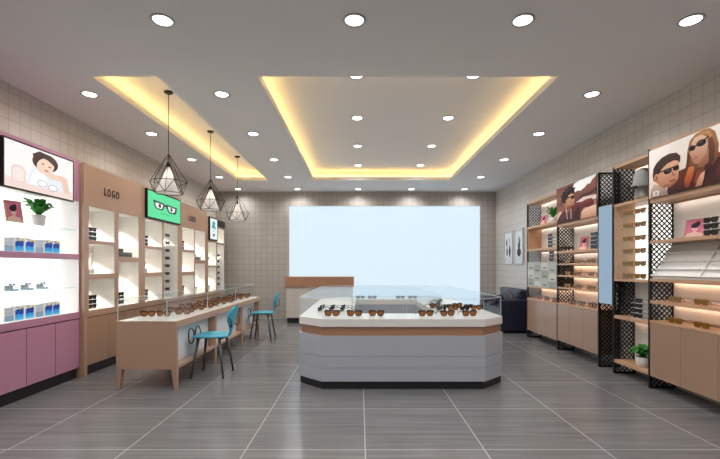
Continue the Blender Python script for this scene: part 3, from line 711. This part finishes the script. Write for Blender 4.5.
for y in (ty0 + .03, *mids, ty1 - .03):
    for s_, x in ((1, tx0), (-1, tx1)):
        w1, w2 = .055, .028
        xa, xb_ = (x, x + s_ * w1), (x, x + s_ * w2)
        def q(X, hw, z): a, b_ = min(X), max(X); return [(a, y - hw, z), (b_, y - hw, z), (b_, y + hw, z), (a, y + hw, z)]
        MB().hexa(q(xb_, .014, 0) + q(xa, .027, .204)).build('leg', M_tan, t)
# glass case on it
g = thing('glass_case', 'long clear glass display case standing on the tan table', 'glass case', (0, 0, 0))
gx0, gx1, gy0, gy1, gz = -2.42, -1.93, 4.13, 7.50, tz + .212; th = .006
p = MB(); p.box(gx0, gx0 + th, gy0, gy1, tz, gz).box(gx1 - th, gx1, gy0, gy1, tz, gz).box(gx0 + th, gx1 - th, gy0, gy0 + th, tz, gz).box(gx0 + th, gx1 - th, gy1 - th, gy1, tz, gz)
p.box(gx0, gx1, gy0, gy1, gz, gz + th)
p.build('glass_pane', M_glass, g)
e = MB(); r_ = .0028
for a, b_ in (((gx0, gy0), (gx1, gy0)), ((gx1, gy0), (gx1, gy1)), ((gx1, gy1), (gx0, gy1)), ((gx0, gy1), (gx0, gy0))):
    e.bar((*a, gz + th + r_), (*b_, gz + th + r_), .004, .004)
for y in (5.25, 6.43): e.box(gx1 - th - .006, gx1 - th - .001, y - .003, y + .003, tz, gz - .001)
for x in (gx0, gx1): e.bar((x, gy0 - .002, tz), (x, gy0 - .002, gz), .004)
e.build('edge_highlight', M_gedge, g)  # pale strips paint the highlight along the glass edges
k = 0
spots = [(-2.31, 4.50), (-2.15, 4.52), (-2.02, 4.72)]
for i in range(10):
    y = 4.88 + i * .28
    spots += [(-2.20 - .02 * (i % 2), y + .1 * (i % 2)), (-2.03 + .02 * (i % 3 - 1), y + .03)]
for i, (x, y) in enumerate(spots):
    if i < 3: lab = f'tortoiseshell sunglasses at the near end of the long glass case, {["left", "middle", "right"][i]} of three'
    else: lab = f'tortoiseshell sunglasses in the long glass case, {"wall" if (i - 3) % 2 == 0 else "aisle"} side row, {NTH[(i - 3) // 2]} from near end'
    put(G_tort, (x, y, tz + .0004), R.uniform(-.25, .45), lab, 'tortoiseshell sunglasses in the long glass case')

# ------------------------------------------------------------ chairs
def make_chair(label, loc):
    """faces -X (towards the table); origin on the floor under the seat centre"""
    t = thing('chair', label, 'chair', loc, 0, 'teal chairs at the display table')
    # seat: rounded, slightly dished
    m = MB(); n = 28; rings = []
    def rim(sc, z): 
        out = []
        for i in range(n):
            a = 2 * PI * i / n; ca, sa = math.cos(a), math.sin(a)
            x = math.copysign(abs(ca) ** .7, ca) * .20 * sc; y = math.copysign(abs(sa) ** .7, sa) * (.20 - .02 * ca) * sc
            out.append((x, y, z + (.012 * (abs(y) / .2) ** 2)))
        return out
    layers = [rim(.55, .430), rim(.95, .434), rim(1, .443), rim(.98, .452), rim(.55, .446)]
    k0 = 0
    for L_ in layers: m.v += L_
    for i in range(len(layers) - 1):
        for j in range(n): m.f.append([i * n + j, i * n + (j + 1) % n, (i + 1) * n + (j + 1) % n, (i + 1) * n + j]); m.m.append(0); m.smooth.append(True)
    m.f.append(list(range(n))[::-1]); m.m.append(0); m.smooth.append(True); m.f.append([4 * n + j for j in range(n)]); m.m.append(0); m.smooth.append(True)
    m.build('seat', M_teal, t)
    # backrest: leaf shaped shell rising from the rear of the seat, narrow waist
    m = MB(); prof = [(.0, .165, .445, .055), (.05, .195, .458, .045), (.12, .213, .50, .045), (.3, .225, .56, .085), (.5, .236, .62, .145), (.7, .25, .68, .175), (.85, .262, .735, .15), (.95, .272, .775, .09), (1, .276, .79, .03)]
    nn = 8
    for _, x, z, hw in prof:
        for side in (0, 1):
            for j in range(nn + 1):
                q = -1 + 2 * j / nn; m.v.append((x - .03 * q * q * (hw / .17) + (.010 if side else 0), q * hw, z))
    st = 2 * (nn + 1)
    for i in range(len(prof) - 1):
        for side in (0, 1):
            for j in range(nn):
                a = i * st + side * (nn + 1) + j; f_ = [a, a + 1, a + st + 1, a + st]
                m.f.append(f_ if side else f_[::-1]); m.m.append(0); m.smooth.append(True)
        for j, fl in ((0, 1), (nn, 0)):
            a = i * st + j; b_ = a + nn + 1; f_ = [a, b_, b_ + st, a + st]; m.f.append(f_ if fl else f_[::-1]); m.m.append(0); m.smooth.append(False)
    for i in (0, len(prof) - 1):
        m.f.append([i * st + j for j in range(nn + 1)] + [i * st + nn + 1 + j for j in range(nn, -1, -1)]); m.m.append(0); m.smooth.append(False)
    m.build('backrest', M_teal, t)
    for sx in (-1, 1):
        for sy in (-1, 1):
            MB().tube([(sx * .115, sy * .12, .432), (sx * .175 + (.005 if sx > 0 else 0), sy * .18, 0)], [.0165, .012], 10).build('leg', M_leg, t)
    m = MB()
    for sx in (-1, 1): m.bar((sx * .125, -.125, .42), (sx * .125, .125, .42), .016)
    m.bar((-.125, 0, .42), (.125, 0, .42), .016); m.build('under_frame', M_leg, t)
    # glasses-shaped wire ornament on the table side
    m = MB()
    for sy in (-1, 1):
        m.tube([(-.205 - .004 * math.sin(a), sy * .095 + .075 * math.cos(a), .455 + .085 * math.sin(a)) for a in [2 * PI * i / 22 for i in range(22)]], .0065, 6, closed=True)
    m.tube([(-.205, -.022, .48), (-.207, 0, .495), (-.205, .022, .48)], .0045, 6)
    m.build('wire_ring', M_metal, t)
    for sy in (-1, 1):
        MB().tube([(.25, sy * .15, .66), (.262, sy * .155, .60), (.258, sy * .13, .555), (.238, sy * .10, .55), (.225, sy * .085, .575)], .005, 6).build('wire_hook', M_metal, t)
    return t
c1 = make_chair('teal chair with wire rings at the near half of the long table', (-1.68, 4.71, 0))
dup(c1, (-1.66, 7.05, 0), 0, 'teal chair at the far half of the long table, farther from the camera', 'teal chairs at the display table')

# ------------------------------------------------------------ pendants
def make_pendant(label, loc):
    t = thing('pendant_lamp', label, 'pendant lamp', loc, 0, 'wire cage pendant lamps')
    z = lambda w: w - (H + UP)
    MB().lathe([(.035, -.022), (.05, -.012), (.05, 0)], n=18).build('canopy', M_metal, t)
    MB().tube([(0, 0, -.02), (0, 0, z(2.40))], .004, 6).build('cord', M_metal, t)
    a6 = [2 * PI * i / 6 + .2 for i in range(6)]
    P = lambda r, a, zz: (r * math.cos(a), r * math.sin(a), z(zz))
    m = MB(); w = .0034
    for i in range(6):
        a, b_ = a6[i], a6[(i + 1) % 6]; h_ = (a + b_) / 2 if i < 5 else a6[5] + PI / 6
        m.tube([P(.006, a, 2.50), P(.20, a, 2.19)], w, 5); m.tube([P(.20, a, 2.19), P(.20, b_, 2.19)], w, 5)
        m.tube([P(.20, a, 2.19), P(.155, h_, 2.06)], w, 5); m.tube([P(.20, b_, 2.19), P(.155, h_, 2.06)], w, 5)
        m.tube([P(.155, h_, 2.06), P(.155, h_ + PI / 3, 2.06)], w, 5); m.tube([P(.015, h_, 2.385), P(.155, h_, 2.06)], w * .8, 5)
    m.build('cage', M_metal, t)
    MB().lathe([(.012, z(2.35)), (.016, z(2.36)), (.02, z(2.385)), (.012, z(2.41))], n=12).build('socket', M_metal, t)
    # open shade
    m = MB(); n = 24
    for r_, zz in ((.014, 2.36), (.075, 2.20), (.125, 2.08), (.128, 2.066)):
        for j in range(n): a = 2 * PI * j / n; m.v.append((r_ * math.cos(a), r_ * math.sin(a), z(zz)))
    for i in range(3):
        for j in range(n): m.f.append([i * n + j, (i + 1) * n + j, (i + 1) * n + (j + 1) % n, i * n + (j + 1) % n]); m.m.append(0); m.smooth.append(True)
    so = m.build('shade', M_shade, t)
    MB().lathe([(.012, z(2.30)), (.03, z(2.27)), (.034, z(2.24)), (.024, z(2.21)), (.008, z(2.20))], n=14).build('bulb', mat('bulb_glow', (255, 240, 225), .4, emit=3.5), t)
    return t
M_shade = bpy.data.materials.new('lamp_shade'); M_shade.use_nodes = True; N, L = nodes(M_shade); N.clear()
o_ = N.new('ShaderNodeOutputMaterial'); d_ = N.new('ShaderNodeBsdfDiffuse'); tr = N.new('ShaderNodeBsdfTranslucent'); mx = N.new('ShaderNodeMixShader')
d_.inputs[0].default_value = (.85, .83, .82, 1); tr.inputs[0].default_value = (.85, .8, .78, 1); mx.inputs[0].default_value = .4
L.new(d_.outputs[0], mx.inputs[1]); L.new(tr.outputs[0], mx.inputs[2]); L.new(mx.outputs[0], o_.inputs[0])
p1 = make_pendant('black wire cage pendant lamp nearest the camera, largest of three', (-2.17, 4.68, H + UP))
dup(p1, (-2.185, 6.04, H + UP), 0, 'black wire cage pendant lamp in the middle of the three')
dup(p1, (-2.20, 7.41, H + UP), 0, 'black wire cage pendant lamp farthest from the camera, smallest in view')

# ------------------------------------------------------------ island
def octo(x0, x1, y0, y1, c, cy=None):
    cy = cy or c
    return [(x0 + c, y0), (x1 - c, y0), (x1, y0 + cy), (x1, y1 - cy), (x1 - c, y1), (x0 + c, y1), (x0, y1 - cy), (x0, y0 + cy)]
ix0, ix1, iy0, iy1, iz = -.645, 1.51, 4.137, 7.10, .704
hole = (-.07, .885, 4.645, 6.62)
t = thing('display_island', 'white octagonal island display counter with tan band in the middle of the shop', 'display counter', (0, 0, 0))
O = lambda d: octo(ix0 + d, ix1 - d, iy0 + d, iy1 - d, .255, .245); I = lambda d: octo(hole[0] - d, hole[1] + d, hole[2] - d, hole[3] + d, .02)
MB().ring(O(.0), I(0), .624, iz).build('countertop', M_cream, t, .003)
MB().ring(O(.02), O(.05), .535, .624).build('band', M_band, t)
b = MB(); b.ring(O(.055), I(0), .535, .6235).ring(O(.0), I(0), .078, .212).ring(O(.004), I(.002), .212, .216).ring(O(.0), I(0), .216, .325).ring(O(.004), I(.002), .325, .329).ring(O(0), I(0), .329, .535)
b.build('body', M_islandbody, t)
MB().ring(O(.012), I(.005), 0, .078).build('plinth', M_black, t)
MB().lathe([(.012, 0), (.012, .006)], n=12).xf(Matrix.Translation((.42, 6.62 - .0, .60)) @ Matrix.Rotation(PI / 2, 4, 'X')).build('lock', M_rim, t)
g = thing('glass_case', 'clear glass display case covering the top of the white island', 'glass case', (0, 0, 0))
gt = .897; Og = O(.012); Ig = I(.03)
def wallring(mb, P, z0, z1, th):
    n = len(P)
    cx = sum(p[0] for p in P) / n; cy = sum(p[1] for p in P) / n
    Q = [(x + (th if x < cx else -th), y + (th if y < cy else -th)) for x, y in P]
    mb.ring(P, Q, z0, z1)
p = MB(); wallring(p, Og, iz + .0002, gt, .006); wallring(p, octo(hole[0] - .03, hole[1] + .03, hole[2] - .03, hole[3] + .03, .02), iz + .0002, gt, .006)
p.ring(O(.006), I(.036), gt, gt + .006)
p.build('glass_pane', M_glass, g)
e = MB(); P = O(.006)
for i in range(8): e.bar((*P[i], gt + .008), (*P[(i + 1) % 8], gt + .008), .004)
P2 = I(.036)
for i in range(8): e.bar((*P2[i], gt + .008), (*P2[(i + 1) % 8], gt + .008), .003)
for i in range(8): e.bar((*Og[i], iz + .001), (*Og[i], gt), .003)
for x, y in ((hole[0] - .04, hole[2] - .04), (hole[1] + .04, hole[2] - .04), (hole[0] - .04, hole[3] + .04), (hole[1] + .04, hole[3] + .04)): e.bar((x, y, iz + .001), (x, y, gt), .004)
for x in (.435, .47): e.bar((x, iy0 + .02, iz + .001), (x, iy0 + .02, gt), .003)
e.build('edge_highlight', M_gedge, g)  # highlight on the glass edges and joints, painted as pale bars
for i, px in enumerate((332, 354.5, 376.5, 426, 447.5, 469.5)):
    X = (px - 360) / 94.5
    put(G_tort, (X, 4.37, iz + .0004), R.uniform(-.06, .06) + (0 if i < 3 else .22), f'brown tinted sunglasses on the island front strip, {["leftmost", "second from left", "third from left", "third from right", "second from right", "rightmost"][i]}', 'sunglasses in the island case')
for r_ in range(2):
    for i, x in enumerate((-.47, -.34, -.21)):
        put(G_dark, (x, 4.88 + r_ * .26, iz + .0004), -PI / 2 - .25, f'dark sunglasses on the island left strip, {["near", "far"][r_]} row, {["outer", "middle", "inner"][i]} pair', 'sunglasses in the island case')
for r_ in range(2):
    for i, x in enumerate((.98, 1.12, 1.26, 1.40)):
        put(G_tort if (i + r_) % 2 else G_dark, (x - .03 * r_, 4.97 + r_ * .26, iz + .0004), .5, f'{"tortoiseshell" if (i + r_) % 2 else "dark"} sunglasses on the island right strip, {["near", "far"][r_]} row, {NTH[i]} from the inner edge', 'sunglasses in the island case')
for r_ in range(3):
    put(G_dark, (1.08 + .08 * r_, 5.75 + r_ * .28, iz + .0004), PI / 2, f'dark sunglasses facing outward on the island far right strip, {["first", "second", "third"][r_]} away', 'sunglasses in the island case')
for i, px in enumerate((360.3, 372.3, 400.5, 412.5)):
    put(G_dark, ((px - 360) / 61, 6.78, iz + .0004), R.uniform(-.05, .05), f'dark sunglasses on the back strip of the island, {NTH[i]} from left', 'sunglasses in the island case')

# ------------------------------------------------------------ reception counter
t = thing('reception_counter', 'white reception counter with tan top band against the bright window', 'counter', (0, 0, 0))
MB().box(-1.62, -.155, 9.06, 9.55, .11, .79).build('body', grid_mat('counter_tile', (206, 200, 192), (172, 166, 158), (0, 2), .18, (0, .07), .004, .3), t)
MB().box(-1.64, -.136, 9.03, 9.57, .79, 1.01).build('top_band', M_band, t, .003)
MB().box(-1.60, -.175, 9.08, 9.53, 0, .11).build('plinth', M_black, t)

# ------------------------------------------------------------ right wall display units
PX = 2.925; BKX = 3.165
def lattice(parent, y, z0, z1, x0=PX + .0, x1=BKX + .02, post=True):
    m = MB(); fr = .022; d = .006
    m.box(x0, x0 + fr, y - .012, y + .012, z0, z1).box(x1 - fr, x1, y - .010, y + .010, z0, z1)
    m.box(x0 + fr, x1 - fr, y - .010, y + .010, z0, z0 + fr).box(x0 + fr, x1 - fr, y - .010, y + .010, z1 - fr, z1)
    a, b_ = x0 + fr, x1 - fr; zz0, zz1 = z0 + fr, z1 - fr; w = b_ - a; step = .052
    k = -int(w / step) - 1
    while zz0 + k * step < zz1:
        c = zz0 + k * step
        for s in (1, -1):
            # z = c + (x-a) or c + (b-x)
            t0, t1 = max(0, zz0 - c), min(w, zz1 - c)
            if t1 - t0 > .004:
                xa, xb = (a + t0, a + t1) if s == 1 else (b_ - t0, b_ - t1)
                m.bar((xa, y + .002 * s, c + t0), (xb, y + .002 * s, c + t1), .010, .008, up=(0, 1, 0))
        k += 1
    return m.build('lattice_panel', M_metal, parent)
def led(parent, y0, y1, z, x=BKX - .03):
    MB().box(x - .014, x - .009, y0, y1, z - .016, z - .0005).box(x - .009, x + .006, y0 - .006, y0 - .002, z - .016, z - .0005).build('light_lip', M_oak, parent)
    MB().box(x - .005, x + .005, y0, y1, z - .008, z - .0005).build('light_strip', M_led if z < 1.3 else M_ledn, parent)
def shelf(parent, y0, y1, z, th=.03, x1=BKX): MB().box(PX, x1, y0, y1, z - th, z).build('shelf', M_oak, parent, .0015)
def base_cab(parent, y0, y1, n, top=.695, bot=.14):
    MB().box(PX + .02, BKX, y0, y1, bot, top - .02).build('base_cabinet', M_tan, parent)
    MB().box(PX - .002, BKX, y0, y1, top - .019, top).build('counter_top', M_oak, parent)
    dw = (y1 - y0) / n
    for k in range(n): MB().box(PX, PX + .019, y0 + k * dw + .002, y0 + (k + 1) * dw - .002, bot, top - .022).build('door', M_tan_door, parent, .001)
def back_panel(parent, y0, y1, z0, z1, m=None, name='back_panel'): MB().box(BKX + .0005, BKX + .012, y0, y1, z0, z1).build(name, m or M_lining, parent)
e_ = .013
# unit nearest (R4)
t4 = thing('shelf_unit', 'nearest right wall shelf unit carrying the large poster of two people in sunglasses', 'shelf unit', (0, 0, 0), group='shelf units along the right wall')
Y0, Y1 = 2.98, 4.18
lattice(t4, Y1, 0, 2.415); lattice(t4, Y0 - .013, 0, 2.415)
a, b_ = Y0, Y1 - e_
back_panel(t4, a, b_, .70, 1.9); shelf(t4, a, b_, 1.905, .04); shelf(t4, a, b_, 1.49); shelf(t4, a, b_, 1.11, .03); shelf(t4, a, b_, .89)
MB().box(PX, BKX, a, b_, 2.39, 2.415).build('top_board', M_oak, t4); back_panel(t4, a, b_, 1.906, 2.39)
base_cab(t4, a, b_, 3, .69, .128); led(t4, a + .02, b_ - .02, 1.08); led(t4, a + .02, b_ - .02, .86); led(t4, a + .02, b_ - .02, 1.865, BKX - .05)
# sloping magazine rack
m = MB(); sx0, sz0, sx1, sz1 = PX + .02, 1.112, BKX - .01, 1.455
ya, yb = a + .002, b_ - .002
m.hexa([(sx0, ya, sz0), (sx1, ya, sz0), (sx1, yb, sz0), (sx0, yb, sz0), (sx0, ya, sz0 + .012), (sx1, ya, sz1), (sx1, yb, sz1), (sx0, yb, sz0 + .012)])
dirv = Vector((sx1 - sx0, 0, sz1 - sz0 - .012)); nn_ = Vector((-dirv.z, 0, dirv.x)).normalized()
for q in (.02, .22, .45, .70):
    p_ = Vector((sx0, 0, sz0 + .012)) + dirv * q
    c = p_ + nn_ * .012; m.bar((c.x, ya, c.z), (c.x, yb, c.z), .010, .026, up=tuple(nn_))
for y in (3.58,):
    A = Vector((sx0, y, sz0 + .012)) + nn_ * .008; m.bar(A, A + dirv, .014, .02, up=tuple(nn_))
m.build('magazine_rack', M_white, t4)
po = thing('poster', 'large poster of a man and a woman wearing dark sunglasses on the nearest right unit', 'poster', (PX, 3.58, 1.906))
MB().box(-.012, .0, -.585, .58, 0, .482).build('board', mat('poster_edge', (90, 60, 44), .5), po)
art('picture', (-.0125, .58, .004), (0, -.90, 0), (0, 0, .478), couple, M_print, po)
MB().box(-.0135, -.0122, -.585, -.321, .004, .482).build('plain_border', M_lining, po)
easel_photo('pink portrait photo in a wood frame on the nearest right unit, below the big poster', (3.02, 3.74, 1.49), -PI / 2 + .3, .17, .175)
rack_set(2.99, 3.52, 1.4905, -PI / 2, 3, 'upper shelf of the nearest right unit', 0)
for zi, (z, nm) in enumerate(((.89, 'narrow shelf'), (.69, 'counter top'))):
    for i, y in enumerate((3.90, 3.60, 3.28)):
        put(G_gold, (2.975, y, z + .0004), -PI / 2 + R.uniform(-.1, .1), f'gold framed sunglasses on the {nm} of the nearest right unit, {["left", "middle", "right"][i]} one', 'gold sunglasses on the right units')
# R3
t3 = thing('shelf_unit', 'narrow right wall unit with six glass shelves of gold sunglasses', 'shelf unit', (0, 0, 0), group='shelf units along the right wall')
Y0, Y1 = 4.18 + .013, 4.77
lattice(t3, Y1, 0, 2.375)
a, b_ = Y0, Y1 - e_
MB().box(PX, BKX, a, b_, 2.35, 2.375).build('top_board', M_oak, t3)
back_panel(t3, a, b_, 1.945, 2.35); back_panel(t3, a, b_, .12, 1.07); back_panel(t3, a, b_, 1.095, 1.91, M_litR, 'backlit_panel')
shelf(t3, a, b_, 1.94); shelf(t3, a, b_, 1.09, .025); shelf(t3, a, b_, .672, .035); shelf(t3, a, b_, .165, .035)
MB().box(PX + .003, BKX, b_ - .012, b_ - .001, 1.091, 1.909).build('side_board', M_oak, t3)
led(t3, a + .02, b_ - .02, .637); led(t3, a + .02, b_ - .02, 2.3495)
for i, v in enumerate((213, 226, 239, 251.7, 264.2, 276.5)):
    z = zof(v + 2.0, 4.5)
    MB().box(PX + .01, BKX - .001, a + .002, b_ - .014, z - .005, z).build('glass_shelf', M_shelfglass, t3)
    for j, y in enumerate((4.57, 4.37)):
        put(G_gold, (2.965, y, z + .0003), -PI / 2 + R.uniform(-.05, .05), f'gold framed sunglasses in the narrow right unit, {NTH[i]} shelf down, {["left", "right"][j]} one', 'gold sunglasses on the narrow unit')
rack_set(2.99, 4.45, .6725, -PI / 2, 4, 'middle niche of the narrow right unit', 0)
plant('potted_plant', 'bushy green plant in a white pot on the bottom shelf of the narrow right unit', (3.03, 4.42, .165), .075, .10, .14, .12, 46, 11, True)
h_ = thing('hat_stand', 'grey felt hat on a display head at the top of the narrow right unit', 'hat stand', (3.045, 4.44, 1.94))
MB().lathe([(.085, 0), (.082, .05), (.075, .14), (.07, .19)], n=20).build('head_form', M_hat, h_)
MB().lathe([(.115, .14), (.118, .15), (.095, .20), (.09, .27), (.07, .32), (.03, .345)], n=24).build('hat', M_hat, h_)
MB().box(-.122, -.09, -.05, .06, .125, .15).build('visor', M_fr_dark, h_)
# R2
t2 = thing('shelf_unit', 'right wall shelf unit carrying the poster of a young man in sunglasses', 'shelf unit', (0, 0, 0), group='shelf units along the right wall')
Y0, Y1 = 5.07, 6.13
lattice(t2, Y1, 0, 2.38); lattice(t2, Y0, 0, 2.385)
a, b_ = Y0 + e_, Y1 - e_
back_panel(t2, a, b_, .70, 2.38)
for z, th in ((1.85, .035), (1.455, .03), (1.275, .022), (1.108, .022), (.93, .022)): shelf(t2, a, b_, z, th); led(t2, a + .02, b_ - .02, z - th)
base_cab(t2, a, b_, 3, .70, .145)
po = thing('poster', 'poster of a young man in sunglasses and a dark red jacket', 'poster', (PX, 5.6, 1.852))
MB().box(-.01, .0, -.51, .51, 0, .522).build('board', mat('poster_edge', (90, 60, 44), .5), po)
art('picture', (-.0105, .51, .003), (0, -1.02, 0), (0, 0, .519), man, M_print, po)
easel_photo('pink portrait photo in a frame on the unit below the poster of the young man', (3.03, 5.62, 1.455), -PI / 2 + .3, .14, .19)
rack_set(2.99, 5.28, 1.4555, -PI / 2, 4, 'shelf below the poster of the young man', 0)
for zi, (z, nm) in enumerate(((1.275, 'upper'), (1.108, 'middle'), (.93, 'lower'))):
    for i, y in enumerate((5.90, 5.62, 5.30)):
        put(G_gold, (2.965, y, z + .0004), -PI / 2 + R.uniform(-.1, .1), f'gold framed sunglasses under the young man poster, {nm} shelf, {["left", "middle", "right"][i]} one', 'gold sunglasses under the young man poster')
for i, y in enumerate((5.80, 5.55, 5.28)):
    put(G_tort, (2.975, y, .7004), -PI / 2 + R.uniform(-.1, .1), f'brown sunglasses on the counter under the young man poster, {["left", "middle", "right"][i]} one', 'brown sunglasses on right counters')
# mirror
mi = thing('mirror', 'tall narrow mirror between the poster unit and the narrow unit', 'mirror', (0, 0, 0))
MB().box(PX - .004, PX + .003, 4.786, 5.054, .79, 1.955).build('mirror_glass', M_mirror, mi)
MB().box(PX + .0035, PX + .02, 4.784, 5.056, .785, 1.965).build('backing', M_metal, mi)
MB().box(PX + .02, XR - .0005, 4.90, 4.94, 1.3, 1.4).build('wall_bracket', M_metal, mi)
# R1
t1 = thing('shelf_unit', 'farthest right wall shelf unit with a board of small cards', 'shelf unit', (0, 0, 0), group='shelf units along the right wall')
Y0, Y1 = 6.13 + .013, 7.23
lattice(t1, Y1, 0, 2.335)
a, b_ = Y0, Y1 - e_
MB().box(PX, BKX, a, b_, 2.31, 2.335).build('top_board', M_oak, t1); back_panel(t1, a, b_, .69, 2.31)
for z, th in ((1.915, .035), (1.53, .035), (.90, .022)): shelf(t1, a, b_, z, th); led(t1, a + .02, b_ - .02, z - th)
led(t1, a + .02, b_ - .02, 2.309)
MB().box(PX + .004, BKX, b_ - .014, b_ - .002, 1.531, 1.879).build('side_board', M_oak, t1)
base_cab(t1, a, b_, 3, .69, .132)
cb = thing('card_board', 'board with rows of small pale cards on the farthest right unit', 'display board', (0, 0, 0))
MB().box(PX + .003, PX + .02, a + .004, b_ - .004, .9003, 1.31).build('board', M_white, cb)
sh = [((178, 180, 176), FULL)]
for cidx in range(4):
    for r_ in range(3):
        u0 = cidx / 4 + .015; v0 = r_ / 3 + .02 - (.1 if cidx % 2 else 0)
        sh.append((((160, 164, 160), (206, 206, 200), (182, 188, 188))[(cidx + r_) % 3], rect(u0, v0, u0 + .22, v0 + .30)))
        sh.append(((112, 118, 88), rect(u0 + .05, v0 + .05, u0 + .17, v0 + .10)))
art('cards', (PX + .0028, b_ - .004, .902), (0, -(b_ - a - .008), 0), (0, 0, .406), sh, M_print, cb)
easel_photo('pink portrait photo in a frame on the top shelf of the farthest right unit', (3.02, 6.83, 1.915), -PI / 2 + .3, .13, .17)
plant('potted_plant', 'green plant in a pale pot on the top shelf of the farthest right unit', (3.04, 6.50, 1.915), .055, .09, .12, .16, 30, 21)
rack_set(2.99, 6.50, 1.5305, -PI / 2, 4, 'wood lined niche of the farthest right unit', 0)
for i, y in enumerate((6.82, 6.58, 6.33)):
    put(G_tort, (2.975, y, .6904), -PI / 2 + R.uniform(-.1, .1), f'brown sunglasses on the counter top of the farthest right unit, {["left", "middle", "right"][i]} one', 'brown sunglasses on right counters')
rack_set(3.01, 6.50, 1.3125, -PI / 2, 3, 'niche just above the card board', 0)
shelf(t1, a, b_, 1.31 + .0, .0005 + .001, PX + .22)

# ------------------------------------------------------------ sofa and framed pictures
t = thing('sofa', 'dark navy leather sofa along the right wall in the back corner', 'sofa', (0, 0, 0))
sx0, sx1, sy0, sy1 = 2.60, 3.17, 7.6, 9.0
MB().box(sx0 + .02, sx1, sy0 + .02, sy1 - .02, .05, .30).build('base', M_navy, t, .015)
MB().box(sx0 + .03, sx1 - .17, sy0 + .14, sy1 - .14, .30, .45).build('seat_cushion', M_navy, t, .03)
MB().box(sx1 - .17, sx1, sy0 + .13, sy1 - .13, .30, .80).build('backrest', M_navy, t, .03)
for y in (sy0, sy1 - .13): MB().box(sx0, sx1, y, y + .13, .04, .62).build('armrest', M_navy, t, .025)
for x in (sx0 + .05, sx1 - .08):
    for y in (sy0 + .04, sy1 - .08): MB().box(x, x + .03, y, y + .03, 0, .05).build('foot', M_metal, t)
c = MB(); n = 18
c.lathe([(.02, -.06), (.14, -.05), (.19, -.02), (.2, 0), (.19, .02), (.14, .05), (.02, .06)], n=20)
c.xf(Matrix.Translation((2.87, 7.95, .62)) @ Matrix.Rotation(math.radians(70), 4, 'Y'))
zmin = min(v[2] for v in c.v); c.xf(Matrix.Translation((0, 0, .453 - zmin)))
tag(c.build('cushion', M_pillow), 'round grey cushion leaning on the navy sofa', 'cushion')
for y0, y1, sh, lab in ((8.62, 9.10, vase1, 'framed picture of two vases with twigs on the right wall, farther from the shelves'), (8.06, 8.50, vase2, 'framed picture of one dark vase on the right wall, nearer to the shelves')):
    f_ = thing('framed_picture', lab, 'picture', (XR, (y0 + y1) / 2, 1.29)); w = y1 - y0
    MB().box(-.03, -.012, -w / 2, -w / 2 + .02, 0, .70).box(-.03, -.012, w / 2 - .02, w / 2, 0, .70).box(-.03, -.012, -w / 2 + .02, w / 2 - .02, 0, .02).box(-.03, -.012, -w / 2 + .02, w / 2 - .02, .68, .70).box(-.012, -.0005, -w / 2, w / 2, 0, .70).build('frame', mat('silver_frame', (206, 208, 210), .3), f_)
    art('picture', (-.013, w / 2 - .02, .02), (0, -(w - .04), 0), (0, 0, .66), sh, M_print, f_)
# remove prototypes that were never placed
for pr in (G_darks,):
    if pr.name not in used: bpy.data.objects.remove(pr, do_unlink=True)
